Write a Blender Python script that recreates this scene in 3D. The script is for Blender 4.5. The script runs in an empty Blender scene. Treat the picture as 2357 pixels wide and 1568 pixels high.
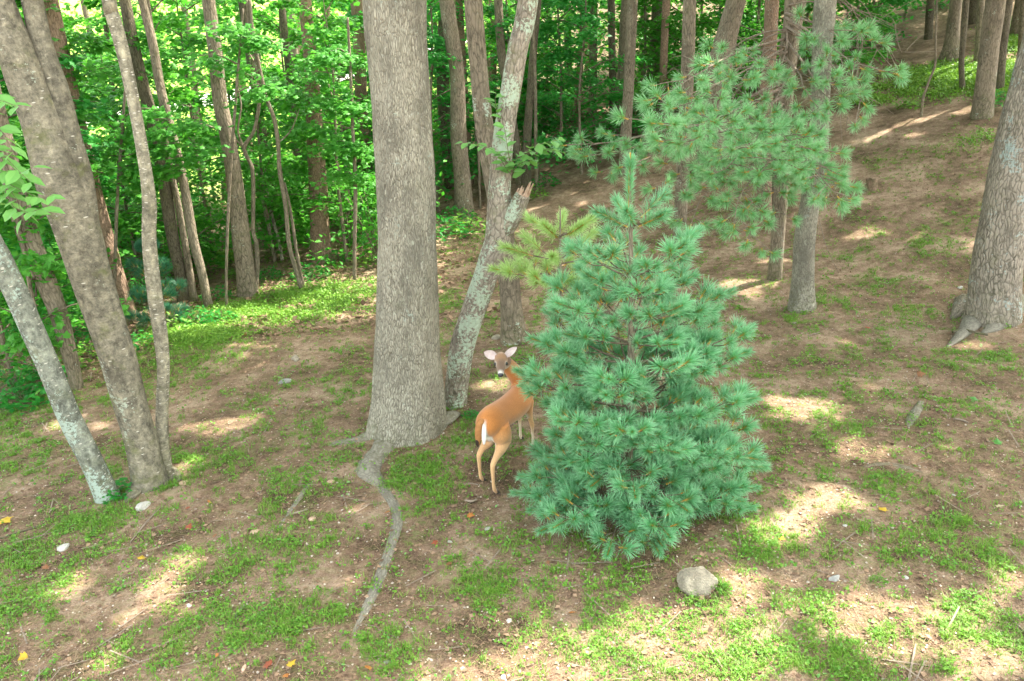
import bpy, math, random
import numpy as np
from mathutils import Vector, Matrix

random.seed(7)
RNG = np.random.default_rng(11)
S = bpy.context.scene
COL = S.collection
pi = math.pi

# ------------------------------------------------------------------ camera
H = 3.6
FPX = 1833.0            # focal length in pixels of a 2357 px wide picture
CX, CY = 1178.5, 784.0
PITCH = math.radians(19.5)
ROLL = math.radians(-1.3)
fwd = Vector((0, math.cos(PITCH), -math.sin(PITCH)))
r0 = Vector((1, 0, 0)); u0 = r0.cross(fwd)
rgt = r0 * math.cos(ROLL) + u0 * math.sin(ROLL)
upv = rgt.cross(fwd)
cam_d = bpy.data.cameras.new('camera'); cam = bpy.data.objects.new('camera', cam_d); COL.objects.link(cam)
cam_d.sensor_width = 36; cam_d.lens = 36 * FPX / 2357; cam_d.clip_start = 0.05; cam_d.clip_end = 500
m = Matrix((rgt, upv, -fwd)).transposed().to_4x4(); m.translation = (0, 0, H)
cam.matrix_world = m
S.camera = cam

# ------------------------------------------------------------------ world and sun
SUN_E = math.radians(60)
SUN_H = Vector((0.90, 0.44, 0)).normalized()
SDIR = Vector((SUN_H.x * math.cos(SUN_E), SUN_H.y * math.cos(SUN_E), math.sin(SUN_E)))
w = bpy.data.worlds.new('World'); S.world = w; w.use_nodes = True
nt = w.node_tree; nt.nodes.clear()
sky = nt.nodes.new('ShaderNodeTexSky'); sky.sky_type = 'NISHITA'; sky.sun_disc = False
sky.sun_elevation = SUN_E; sky.sun_rotation = math.atan2(SUN_H.x, SUN_H.y)
sky.air_density = 1.0; sky.dust_density = 4.0; sky.ozone_density = 0.4
bg = nt.nodes.new('ShaderNodeBackground'); bg.inputs[1].default_value = 0.15
wo = nt.nodes.new('ShaderNodeOutputWorld')
hs = nt.nodes.new('ShaderNodeHueSaturation'); hs.inputs['Saturation'].default_value = .42      # a hazy, nearly white summer sky
tint = nt.nodes.new('ShaderNodeMix'); tint.data_type = 'RGBA'; tint.blend_type = 'MULTIPLY'; tint.inputs[0].default_value = 1; tint.inputs[7].default_value = (1.0, 1.0, .89, 1)
nt.links.new(sky.outputs[0], hs.inputs['Color']); nt.links.new(hs.outputs[0], tint.inputs[6]); nt.links.new(tint.outputs[2], bg.inputs[0]); nt.links.new(bg.outputs[0], wo.inputs[0])
sd = bpy.data.lights.new('sun', 'SUN'); sd.energy = 2.0; sd.angle = math.radians(0.6); sd.color = (1, 0.93, 0.82)
so = bpy.data.objects.new('sun', sd); COL.objects.link(so)
so.rotation_euler = (-SDIR).to_track_quat('-Z', 'Y').to_euler()
S.view_settings.view_transform = 'Standard'; S.view_settings.look = 'None'
S.view_settings.exposure = 3.15; S.view_settings.gamma = 1
S.cycles.max_bounces = 6; S.cycles.diffuse_bounces = 4; S.cycles.transmission_bounces = 4
S.cycles.transparent_max_bounces = 4; S.cycles.glossy_bounces = 2
S.cycles.use_denoising = True

# ------------------------------------------------------------------ noise and terrain
def _h(ix, iy, iz=0):
    n = (ix.astype(np.int64) * 374761393 + iy.astype(np.int64) * 668265263 + np.asarray(iz).astype(np.int64) * 2147483647 // 7)
    n = (n ^ (n >> 13)) * 1274126177
    n = n & 0x7fffffff
    return ((n ^ (n >> 16)) & 0xffff) / 65535.0
def vn2(x, y, seed=0):
    x = np.asarray(x, float) + seed * 17.3; y = np.asarray(y, float) + seed * 9.1
    ix = np.floor(x); iy = np.floor(y); fx = x - ix; fy = y - iy
    fx = fx * fx * (3 - 2 * fx); fy = fy * fy * (3 - 2 * fy)
    a = _h(ix, iy); b = _h(ix + 1, iy); c = _h(ix, iy + 1); d = _h(ix + 1, iy + 1)
    return (a * (1 - fx) + b * fx) * (1 - fy) + (c * (1 - fx) + d * fx) * fy
def fbm(x, y, o=4, seed=0):
    s = 0; a = 0.5; t = 0
    x = np.asarray(x, float); y = np.asarray(y, float)
    for i in range(o):
        s = s + a * vn2(x, y, seed + i * 3); t += a; a *= .5; x = x * 2.03; y = y * 2.03
    return s / t
def softp(u, k=1.5): return np.logaddexp(0, np.asarray(u) * k) / k
def g(x, y):
    x = np.asarray(x, float); y = np.asarray(y, float)
    u = (0.7 * x + 0.7 * y - 12.5)
    z = 0.27 * softp(u) * 1.0 - 0.06 * softp(u - 22)
    z = z + 0.03 * x - 0.05 * softp(-x - 2)
    left = 1 / (1 + np.exp((x + 2) / 2.0))
    z = z - left * 0.27 * softp(u) * 0.9                       # the left side falls away
    z = z + left * 0.19 * softp((y - 30), .5)                  # and climbs again far off
    z = z + 0.10 * (vn2(x * .55, y * .55, 3) - .5) + 0.05 * (vn2(x * 1.7, y * 1.7, 5) - .5)
    return z
def gz(x, y): return float(g(x, y))

def ray(px, py):
    return (fwd + rgt * ((px - CX) / FPX) - upv * ((py - CY) / FPX))
def pt(px, py, Y):
    d = ray(px, py); t = Y / d.y
    return Vector((d.x * t, Y, H + d.z * t))
def at(px, py):
    d = ray(px, py); t = 1.0; prev = 1.0
    while t < 150:
        if H + d.z * t < gz(d.x * t, d.y * t): break
        prev = t; t += 0.05 + t * 0.01
    a, b = prev, t
    for _ in range(18):
        mm = (a + b) / 2
        if H + d.z * mm < gz(d.x * mm, d.y * mm): b = mm
        else: a = mm
    return Vector((d.x * b, d.y * b, gz(d.x * b, d.y * b)))

# ------------------------------------------------------------------ object helpers
def tag(o, label=None, cat=None, group=None, kind=None):
    if label: o['label'] = label
    if cat: o['category'] = cat
    if group: o['group'] = group
    if kind: o['kind'] = kind
    return o
def thing(name, label, cat, loc, group=None):
    o = bpy.data.objects.new(name, None); COL.objects.link(o); o.empty_display_size = .1
    o.location = loc
    return tag(o, label, cat, group)
def mesh_np(name, V, F, smooth=False):
    V = np.asarray(V, np.float32); F = np.asarray(F, np.int32)
    me = bpy.data.meshes.new(name)
    me.vertices.add(len(V)); me.vertices.foreach_set('co', V.ravel())
    k = F.shape[1]
    me.loops.add(F.size); me.loops.foreach_set('vertex_index', F.ravel())
    me.polygons.add(len(F)); me.polygons.foreach_set('loop_start', np.arange(len(F), dtype=np.int32) * k)
    me.polygons.foreach_set('loop_total', np.full(len(F), k, np.int32))
    me.polygons.foreach_set('use_smooth', np.full(len(F), smooth))
    me.update(calc_edges=True)
    return me
def obj(name, me, mat, parent=None, loc=None):
    o = bpy.data.objects.new(name, me); COL.objects.link(o)
    if mat is not None and len(me.materials) == 0: me.materials.append(mat)
    if parent is not None:
        o.parent = parent
    if loc is not None: o.location = loc
    return o
def fattr(me, name, arr):
    arr = np.asarray(arr, np.float32)
    if arr.ndim == 1:
        a = me.attributes.new(name, 'FLOAT', 'POINT'); a.data.foreach_set('value', arr)
    else:
        a = me.attributes.new(name, 'FLOAT_VECTOR', 'POINT'); a.data.foreach_set('vector', arr.ravel())

def root_of(o):
    while o.parent is not None: o = o.parent
    return o
def part(name, V, F, mat, parent, smooth=True, attrs=None):
    """world-space vertices, linked under a thing (things are only translated)"""
    L = np.array(root_of(parent).location) if parent is not None else np.zeros(3)
    me = mesh_np(name, np.asarray(V) - L, F, smooth)
    if attrs:
        for k, v in attrs.items(): fattr(me, k, v)
    return obj(name, me, mat, parent)

# ------------------------------------------------------------------ geometry kits
def catmull(P, n):
    P = np.asarray(P, float); k = len(P)
    if k == 2:
        t = np.linspace(0, 1, n)[:, None]; return P[0] * (1 - t) + P[1] * t
    Q = np.vstack([2 * P[0] - P[1], P, 2 * P[-1] - P[-2]])
    seg = np.linalg.norm(np.diff(P[:, :3], axis=0), axis=1); cum = np.concatenate([[0], np.cumsum(seg)])
    out = []
    for s in np.linspace(0, cum[-1], n):
        i = min(max(np.searchsorted(cum, s) - 1, 0), k - 2)
        t = (s - cum[i]) / max(seg[i], 1e-9)
        p0, p1, p2, p3 = Q[i], Q[i + 1], Q[i + 2], Q[i + 3]
        out.append(0.5 * ((2 * p1) + (-p0 + p2) * t + (2 * p0 - 5 * p1 + 4 * p2 - p3) * t * t + (-p0 + 3 * p1 - 3 * p2 + p3) * t ** 3))
    return np.array(out)
def tube(path, n_ring, n_seg, ref=(1, 0, 0), mod=None, cap=True, ell=None):
    """path rows: x,y,z,r.  mod(theta, v, r)->radius.  returns V,F,tc"""
    C = catmull(path, n_ring)
    P, R = C[:, :3], np.maximum(C[:, 3], 1e-4)
    T = np.gradient(P, axis=0); T /= np.linalg.norm(T, axis=1)[:, None] + 1e-12
    e1 = np.asarray(ref, float)[None] - T * (T @ np.asarray(ref, float))[:, None]
    e1 /= np.linalg.norm(e1, axis=1)[:, None] + 1e-12
    e2 = np.cross(T, e1)
    v = np.concatenate([[0], np.cumsum(np.linalg.norm(np.diff(P, axis=0), axis=1))])
    th = np.arange(n_seg) * 2 * pi / n_seg
    TH, VV = np.meshgrid(th, v)
    RR = np.repeat(R[:, None], n_seg, 1)
    if mod is not None: RR = mod(TH, VV, RR)
    a, b = (1, 1) if ell is None else ell
    V = P[:, None, :] + e1[:, None, :] * (np.cos(TH) * RR * a)[..., None] + e2[:, None, :] * (np.sin(TH) * RR * b)[..., None]
    rm = float(R.mean())
    tc = np.stack([np.cos(TH) * rm, np.sin(TH) * rm, VV], -1).reshape(-1, 3)
    V = V.reshape(-1, 3)
    i = np.arange(n_ring - 1)[:, None] * n_seg; j = np.arange(n_seg)[None]; j2 = (j + 1) % n_seg
    F = np.stack([i + j, i + j2, i + n_seg + j2, i + n_seg + j], -1).reshape(-1, 4)
    if cap:
        c0 = len(V); V = np.vstack([V, P[0], P[-1]]); tc = np.vstack([tc, [0, 0, 0], [0, 0, v[-1]]])
        jj = np.arange(n_seg); jn = (jj + 1) % n_seg
        top = (n_ring - 1) * n_seg
        # caps: degenerate quads avoided by pairing segments
        h = jj[::2]; hn = (h + 1) % n_seg; hn2 = (h + 2) % n_seg
        Fa = np.stack([np.full_like(h, c0), hn2, hn, h], -1)
        Fb = np.stack([np.full_like(h, c0 + 1), top + h, top + hn, top + hn2], -1)
        F = np.vstack([F, Fa, Fb])
    return V, F, tc
class Acc:
    def __init__(s): s.V = []; s.F = []; s.T = []; s.n = 0
    def add(s, V, F, tc=None):
        s.V.append(np.asarray(V)); s.F.append(np.asarray(F) + s.n); s.n += len(V)
        s.T.append(tc if tc is not None else np.asarray(V))
    def get(s): return np.vstack(s.V), np.vstack(s.F), np.vstack(s.T)
    def part(s, name, mat, parent, smooth=True):
        V, F, T = s.get(); return part(name, V, F, mat, parent, smooth, {'tc': T})

def basis(n, spin):
    """rows of orthonormal frames from normals n (N,3) and spin angle"""
    n = n / (np.linalg.norm(n, axis=1)[:, None] + 1e-9)
    a = np.where(np.abs(n[:, 2:3]) < .95, np.array([[0, 0, 1.]]), np.array([[1., 0, 0]]))
    x = np.cross(a, n); x /= np.linalg.norm(x, axis=1)[:, None] + 1e-9
    y = np.cross(n, x)
    c, s_ = np.cos(spin)[:, None], np.sin(spin)[:, None]
    return x * c + y * s_, -x * s_ + y * c, n
def scatter_shape(V0, F0, P, N, spin, scale):
    X, Y, Z = basis(N, spin)
    sc = np.asarray(scale)[:, None, None]
    V = P[:, None, :] + sc * (V0[None, :, 0:1] * X[:, None, :] + V0[None, :, 1:2] * Y[:, None, :] + V0[None, :, 2:3] * Z[:, None, :])
    F = F0[None] + (np.arange(len(P)) * len(V0))[:, None, None]
    return V.reshape(-1, 3), F.reshape(-1, F0.shape[1])
# leaf outlines, stem at origin, growing along +y
_half = [(0.12, .02), (.42, .10), (.30, .28), (.56, .50), (.30, .52), (.20, .66)]
_out = [(0, 0)] + _half + [(0, 1.0)] + [(-a, b) for a, b in _half[::-1]]
LEAF_MAPLE = (np.array([(0, .38, .04)] + [(a, b, -.10 * abs(a) - .12 * b * b) for a, b in _out]),
              np.array([(0, 1 + i, 1 + (i + 1) % len(_out)) for i in range(len(_out))]))
LEAF_OVAL = (np.array([(0, 0, 0), (.26, .30, .05), (.24, .65, .04), (0, 1, -.08), (-.24, .65, .04), (-.26, .30, .05), (0, .5, -.02)]),
             np.array([(6, 0, 1), (6, 1, 2), (6, 2, 3), (6, 3, 4), (6, 4, 5), (6, 5, 0)]))
LEAF_RHOMB = (np.array([(0, 0, 0), (.42, .45, .06), (0, 1, -.08), (-.42, .45, .06)]), np.array([(0, 1, 2), (0, 2, 3)]))

# ------------------------------------------------------------------ materials
def newmat(name):
    m = bpy.data.materials.new(name); m.use_nodes = True
    n = m.node_tree; n.nodes.clear()
    out = n.nodes.new('ShaderNodeOutputMaterial')
    return m, n, out
def N(n, t, **kw):
    x = n.nodes.new(t)
    for k, v in kw.items(): setattr(x, k, v)
    return x
def ramp(n, src, stops, interp='LINEAR'):
    r = n.nodes.new('ShaderNodeValToRGB'); r.color_ramp.interpolation = interp
    e = r.color_ramp.elements
    while len(e) < len(stops): e.new(.5)
    for i, (p, c) in enumerate(stops):
        e[i].position = p; e[i].color = (c if len(c) == 4 else (*c, 1)) if not isinstance(c, (int, float)) else (c, c, c, 1)
    n.links.new(src, r.inputs[0]); return r.outputs[0]
def noise(n, vec, scale, detail=4, rough=.55, dist=0.0):
    x = n.nodes.new('ShaderNodeTexNoise'); x.inputs['Scale'].default_value = scale
    x.inputs['Detail'].default_value = detail; x.inputs['Roughness'].default_value = rough; x.inputs['Distortion'].default_value = dist
    if vec is not None: n.links.new(vec, x.inputs['Vector'])
    return x.outputs['Fac']
def mixc(n, f, a, b, mode='MIX'):
    x = n.nodes.new('ShaderNodeMix'); x.data_type = 'RGBA'; x.blend_type = mode
    for i, s in ((0, f), (6, a), (7, b)):
        if isinstance(s, (int, float)): x.inputs[i].default_value = s
        elif isinstance(s, tuple): x.inputs[i].default_value = (*s, 1)
        else: n.links.new(s, x.inputs[i])
    return x.outputs[2]
def mapv(n, vec, sc):
    x = n.nodes.new('ShaderNodeMapping'); x.inputs['Scale'].default_value = sc
    n.links.new(vec, x.inputs[0]); return x.outputs[0]
def bump(n, h, strength=.4, dist=.01):
    x = n.nodes.new('ShaderNodeBump'); x.inputs['Strength'].default_value = strength; x.inputs['Distance'].default_value = dist
    n.links.new(h, x.inputs['Height']); return x.outputs[0]
def math_(n, op, a, b=None):
    x = n.nodes.new('ShaderNodeMath'); x.operation = op
    for i, s in enumerate((a, b)):
        if s is None: continue
        if isinstance(s, (int, float)): x.inputs[i].default_value = s
        else: n.links.new(s, x.inputs[i])
    return x.outputs[0]

def bark(name, dark, light, fis=(70, 9), contrast=1.0, lichen=0.0, lich_col=(.42, .50, .40), moss=.15, horiz=False, bstr=.6, cracks=True, blotch=.55, dashes=0):
    m, n, out = newmat(name)
    at_ = N(n, 'ShaderNodeAttribute', attribute_name='tc'); v = at_.outputs['Vector']
    oi = N(n, 'ShaderNodeObjectInfo')
    vo = N(n, 'ShaderNodeVectorMath', operation='ADD'); n.links.new(v, vo.inputs[0])
    mul = math_(n, 'MULTIPLY', oi.outputs['Random'], 37.0)
    cb = N(n, 'ShaderNodeCombineXYZ'); n.links.new(mul, cb.inputs[0]); n.links.new(mul, cb.inputs[2]); n.links.new(cb.outputs[0], vo.inputs[1])
    v = vo.outputs[0]
    wob = N(n, 'ShaderNodeTexNoise'); wob.inputs['Scale'].default_value = 7; wob.inputs['Detail'].default_value = 3; n.links.new(v, wob.inputs['Vector'])
    vm = N(n, 'ShaderNodeVectorMath', operation='MULTIPLY_ADD'); n.links.new(wob.outputs['Color'], vm.inputs[0])
    vm.inputs[1].default_value = (.05, .05, .0); n.links.new(v, vm.inputs[2]); vw = vm.outputs[0]
    sx, sz = fis
    vs = mapv(n, vw, (sx, sx, sz) if not horiz else (sz, sz, sx))
    vor = N(n, 'ShaderNodeTexVoronoi', feature='DISTANCE_TO_EDGE'); vor.inputs['Scale'].default_value = 1; n.links.new(vs, vor.inputs['Vector'])
    fn = noise(n, vs, 1.0, 5, .65)
    ridge = ramp(n, vor.outputs['Distance'], [(0, 0.0), (.22, 1.0)]) if cracks else noise(n, vs, .45, 4, .6, .6)
    hgt = math_(n, 'ADD', math_(n, 'MULTIPLY', ridge, .55), math_(n, 'MULTIPLY', fn, .9))
    col = ramp(n, hgt, [(.40, dark), (.86 if cracks else .80, light)])
    big = noise(n, v, 3.2, 4, .6)
    col = mixc(n, ramp(n, big, [(.35, 0.0), (.7, .8)]), col, mixc(n, .5, col, tuple(c * 1.25 for c in light)))
    big2 = noise(n, mapv(n, v, (2.5, 2.5, .9)), 2.0, 5, .65)
    col = mixc(n, ramp(n, big2, [(.48, 0.0), (.66, blotch)]), col, tuple(c * .42 for c in light))
    fine = noise(n, mapv(n, v, (1, 1, .5)), 26, 5, .75)
    col = mixc(n, ramp(n, fine, [(.56, 0.0), (.70, .7)]), col, tuple(min(.6, c * 1.7) for c in light))
    col = mixc(n, ramp(n, fine, [(.30, .7), (.42, 0.0)]), col, tuple(c * .4 for c in light))
    if not cracks:
        mt_ = noise(n, mapv(n, v, (17, 17, 12)), 1, 8, .80, .2)
        col = mixc(n, 1.0, col, ramp(n, mt_, [(.36, (.45, .45, .45)), (.50, (1, 1, 1)), (.64, (1.6, 1.58, 1.5))]), 'MULTIPLY')
    if dashes:
        vd = N(n, 'ShaderNodeTexVoronoi'); vd.inputs['Scale'].default_value = 1; n.links.new(mapv(n, v, (22, 22, 62)), vd.inputs['Vector'])
        sd_ = N(n, 'ShaderNodeSeparateColor'); n.links.new(vd.outputs['Color'], sd_.inputs[0])
        mk = math_(n, 'MULTIPLY', ramp(n, vd.outputs['Distance'], [(.20, 1.0), (.34, 0.0)]), ramp(n, sd_.outputs[0], [(1 - dashes, 0.0), (1 - dashes + .03, .85)]))
        col = mixc(n, mk, col, (.62, .58, .50))
    if moss > 0:
        mn = noise(n, v, 5.5, 5, .7)
        col = mixc(n, ramp(n, mn, [(.55, 0.0), (.72, moss * 3)]), col, (.13, .14, .05))
    if moss > 0:
        sz_ = N(n, 'ShaderNodeSeparateXYZ'); n.links.new(at_.outputs['Vector'], sz_.inputs[0])
        low = ramp(n, math_(n, 'ADD', sz_.outputs[2], math_(n, 'MULTIPLY', noise(n, v, 9, 4, .7), .5)), [(.30, .75), (.95, 0.0)])
        col = mixc(n, math_(n, 'MULTIPLY', low, ramp(n, noise(n, v, 22, 4, .7), [(.42, 0.0), (.60, 1.0)])), col, (.11, .115, .05))
    if lichen > 0:
        ln = noise(n, mapv(n, v, (1, 1, .6)), 5.0, 2, .5); l2 = noise(n, v, 38, 4, .7)
        s_ = math_(n, 'ADD', math_(n, 'MULTIPLY', ln, .5), math_(n, 'MULTIPLY', l2, .5))
        msk = ramp(n, s_, [(.66 - .15 * lichen, 0.0), (.68 - .15 * lichen, .85)])
        lc = mixc(n, l2, tuple(c * .8 for c in lich_col), tuple(c * 1.15 for c in lich_col))
        col = mixc(n, msk, col, lc)
    b = N(n, 'ShaderNodeBsdfPrincipled'); b.inputs['Roughness'].default_value = .9
    b.inputs['Specular IOR Level'].default_value = .15
    n.links.new(col, b.inputs['Base Color'])
    n.links.new(bump(n, hgt, bstr, .02), b.inputs['Normal'])
    n.links.new(b.outputs[0], out.inputs[0])
    return m
def leafmat(name, c1, c2, trans=.45, rough=.45, world_scale=.9, spec=.35):
    m, n, out = newmat(name)
    geo = N(n, 'ShaderNodeNewGeometry'); oi = N(n, 'ShaderNodeObjectInfo')
    nz = noise(n, geo.outputs['Position'], world_scale * 1.3, 3, .6)
    rnd = math_(n, 'ADD', math_(n, 'MULTIPLY', geo.outputs['Random Per Island'], .7), math_(n, 'MULTIPLY', nz, .6))
    rnd = math_(n, 'SUBTRACT', rnd, .15)
    col = mixc(n, rnd, c1, c2)
    d = N(n, 'ShaderNodeBsdfPrincipled'); d.inputs['Roughness'].default_value = rough; d.inputs['Specular IOR Level'].default_value = spec
    n.links.new(col, d.inputs['Base Color'])
    t = N(n, 'ShaderNodeBsdfTranslucent'); n.links.new(mixc(n, .5, col, mixc(n, 1.0, col, (1.25, 1.1, .5), 'MULTIPLY')), t.inputs[0])
    mx = N(n, 'ShaderNodeMixShader'); mx.inputs[0].default_value = trans
    n.links.new(d.outputs[0], mx.inputs[1]); n.links.new(t.outputs[0], mx.inputs[2]); n.links.new(mx.outputs[0], out.inputs[0])
    return m
def plain(name, c1, c2, scale=20, rough=.85, bs=.3, spec=.2, bd=.005, detail=5):
    m, n, out = newmat(name)
    tc = N(n, 'ShaderNodeTexCoord')
    nz = noise(n, tc.outputs['Object'], scale, detail, .65)
    col = ramp(n, nz, [(.3, c1), (.7, c2)])
    b = N(n, 'ShaderNodeBsdfPrincipled'); b.inputs['Roughness'].default_value = rough; b.inputs['Specular IOR Level'].default_value = spec
    n.links.new(col, b.inputs['Base Color']); n.links.new(bump(n, nz, bs, bd), b.inputs['Normal']); n.links.new(b.outputs[0], out.inputs[0])
    return m

M = {}
M['bark_big'] = bark('bark_big', (.12, .105, .08), (.39, .36, .285), (78, 13), 1.1, lichen=.25, blotch=.7, lich_col=(.38, .42, .36), moss=.05, bstr=.9)
M['bark_lichen'] = bark('bark_lichen', (.10, .085, .065), (.32, .275, .22), (36, 9), 1.1, lichen=.85, lich_col=(.42, .51, .39), moss=.2)
M['bark_smooth'] = bark('bark_smooth', cracks=False, dark=(.085, .075, .055), light=(.205, .185, .14), fis=(26, 44), contrast=1.3, blotch=.8, dashes=.07, lichen=.32, lich_col=(.36, .40, .32), moss=.25, bstr=.35)
M['bark_grey'] = bark('bark_grey', cracks=False, dark=(.075, .075, .06), light=(.22, .23, .19), fis=(22, 26), contrast=1.3, blotch=.85, dashes=.15, lichen=.75, lich_col=(.36, .44, .38), moss=.15, bstr=.35)
M['bark_cherry'] = bark('bark_cherry', cracks=False, dark=(.12, .105, .075), light=(.29, .265, .20), fis=(20, 50), contrast=1.3, blotch=.6, dashes=.45, lichen=.0, moss=.12, bstr=.35)
M['bark_mid'] = bark('bark_mid', (.08, .068, .048), (.25, .205, .15), (34, 6), 1.0, lichen=.2, moss=.12)
M['bark_dark'] = bark('bark_dark', (.045, .04, .028), (.16, .135, .095), (45, 8), 1.0, lichen=.05, moss=.2)
M['bark_red'] = bark('bark_red', (.10, .065, .045), (.29, .20, .14), (45, 10), 1.0, lichen=.08, moss=.08)
M['bark_right'] = bark('bark_right', (.09, .08, .06), (.33, .285, .23), (38, 8), 1.1, lichen=.55, lich_col=(.36, .43, .40), moss=.12, bstr=.9)
M['root'] = bark('root', (.15, .135, .105), (.25, .23, .185), (30, 14), 1.0, lichen=0, moss=.05, bstr=.4)
M['twig'] = plain('twig', (.10, .075, .05), (.22, .18, .13), 30)
M['twig_orange'] = plain('twig_orange', (.36, .20, .04), (.56, .36, .09), 30)
M['deadtwig'] = plain('deadtwig', (.16, .12, .09), (.32, .26, .20), 20)
M['rawwood'] = plain('rawwood', (.30, .17, .10), (.62, .47, .36), 25, bs=.8)
M['leaf_maple'] = leafmat('leaf_maple', (.03, .22, .018), (.14, .44, .06), .55)
M['leaf_maple_dark'] = leafmat('leaf_maple_dark', (.02, .20, .03), (.08, .42, .07), .55)
M['leaf_bright'] = leafmat('leaf_bright', (.14, .38, .08), (.28, .54, .18), .4)
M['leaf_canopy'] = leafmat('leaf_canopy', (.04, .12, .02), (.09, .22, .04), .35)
M['leaf_far'] = leafmat('leaf_far', (.06, .26, .02), (.24, .48, .06), .5)
M['leaf_weed'] = leafmat('leaf_weed', (.06, .21, .02), (.23, .44, .06), .4)
M['grass'] = leafmat('grass', (.08, .23, .02), (.25, .43, .06), .35, world_scale=1.5)
M['grass_dry'] = leafmat('grass_dry', (.20, .22, .08), (.36, .34, .18), .25, world_scale=1.5)

def needlemat(name, c1, c2, tip):
    m, n, out = newmat(name)
    geo = N(n, 'ShaderNodeNewGeometry'); oi = N(n, 'ShaderNodeObjectInfo')
    a = N(n, 'ShaderNodeAttribute', attribute_name='along')
    r = math_(n, 'ADD', math_(n, 'MULTIPLY', oi.outputs['Random'], .6), math_(n, 'MULTIPLY', geo.outputs['Random Per Island'], .4))
    col = mixc(n, r, c1, c2)
    col = mixc(n, ramp(n, a.outputs['Fac'], [(0.15, 0.0), (1.0, .75)]), col, tip)
    col = mixc(n, ramp(n, a.outputs['Fac'], [(0.0, .8), (.28, 0.0)]), col, (.42, .42, .08))
    d = N(n, 'ShaderNodeBsdfPrincipled'); d.inputs['Roughness'].default_value = .4; d.inputs['Specular IOR Level'].default_value = .5
    n.links.new(col, d.inputs['Base Color'])
    t = N(n, 'ShaderNodeBsdfTranslucent'); n.links.new(col, t.inputs[0])
    mx = N(n, 'ShaderNodeMixShader'); mx.inputs[0].default_value = .35
    n.links.new(d.outputs[0], mx.inputs[1]); n.links.new(t.outputs[0], mx.inputs[2]); n.links.new(mx.outputs[0], out.inputs[0])
    return m
M['needle'] = needlemat('needle', (.025, .19, .058), (.12, .48, .17), (.46, .79, .49))
M['needle_green'] = needlemat('needle_green', (.09, .36, .09), (.22, .54, .20), (.48, .76, .44))
M['needle_dark'] = needlemat('needle_dark', (.02, .13, .06), (.04, .20, .09), (.08, .28, .15))
M['needle_yellow'] = needlemat('needle_yellow', (.25, .45, .08), (.36, .56, .14), (.60, .78, .36))

# ------------------------------------------------------------------ patches of grass and of sun, given where they lie on the ground
def gspots(L):
    out = []
    for px, py, rx, ry, s in L:
        c = at(px, py); e = at(px + rx, py); f = at(px, py - ry)
        out.append((c.x, c.y, max(.05, (e - c).length), max(.05, (f - c).xy.length), s))
    return out
def spotfield(spots, x, y, soft=1.0):
    v = np.zeros_like(x)
    for cx, cy, rx, ry, s in spots:
        q = ((x - cx) / rx) ** 2 + ((y - cy) / ry) ** 2
        v = np.maximum(v, s * np.clip((1.45 - q) / .9 * soft, 0, 1))
    return v
GRASS = gspots([(760, 680, 130, 35, 1), (600, 720, 150, 35, 1), (450, 775, 110, 40, 1), (430, 830, 130, 45, .8), (320, 900, 80, 40, .5),
    (30, 770, 60, 40, 1), (40, 860, 80, 40, .9), (60, 960, 110, 60, .9), (60, 1060, 90, 40, .6), (230, 1180, 80, 40, 1), (290, 1050, 60, 40, .8), (30, 1290, 80, 50, .6),
    (950, 1095, 75, 45, 1), (1010, 1120, 60, 40, .9), (960, 1180, 40, 60, .7), (1080, 1000, 50, 35, .8), (1130, 880, 50, 20, 1),
    (1100, 1330, 90, 50, .9), (1250, 1250, 120, 30, .5), (420, 1080, 60, 50, .8), (560, 1060, 80, 40, .5), (640, 1150, 70, 50, .7), (700, 1250, 90, 60, .6), (500, 1270, 90, 50, .6),
    (520, 1450, 140, 60, .7), (700, 1420, 120, 50, .8), (780, 1500, 120, 50, .6), (330, 1480, 120, 40, .7), (60, 1400, 80, 60, .6), (900, 1500, 90, 50, .6),
    (1900, 690, 50, 25, 1), (1840, 735, 45, 15, 1), (2140, 560, 60, 20, .8), (2000, 650, 70, 20, .5), (1980, 590, 60, 20, .6), (2170, 520, 60, 14, .6),
    (2290, 830, 60, 25, .8), (2200, 830, 60, 22, .6), (2100, 720, 60, 18, .5), (1750, 640, 60, 18, .5), (1640, 1370, 60, 45, .9), (1780, 1260, 90, 40, .8),
    (1990, 1250, 120, 45, .6), (2250, 1250, 130, 60, .8), (1800, 1420, 160, 60, .6), (2050, 1500, 200, 60, .8), (2270, 1450, 140, 70, .8), (1750, 1530, 140, 40, .7), (1500, 1530, 120, 30, .45),
    (2290, 180, 90, 45, 1), (2200, 175, 100, 35, 1), (2100, 200, 110, 25, .9), (2330, 100, 60, 40, .9), (2060, 360, 90, 22, .4), (2200, 330, 100, 22, .5), (1970, 330, 50, 10, .5),
    (1050, 690, 50, 30, .7), (1050, 770, 40, 40, .6), (520, 590, 40, 12, 1), (790, 880, 50, 40, .5), (700, 980, 60, 40, .5), (1920, 980, 80, 30, .5), (2080, 1120, 90, 30, .5), (1330, 1460, 80, 40, .4)])
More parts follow.
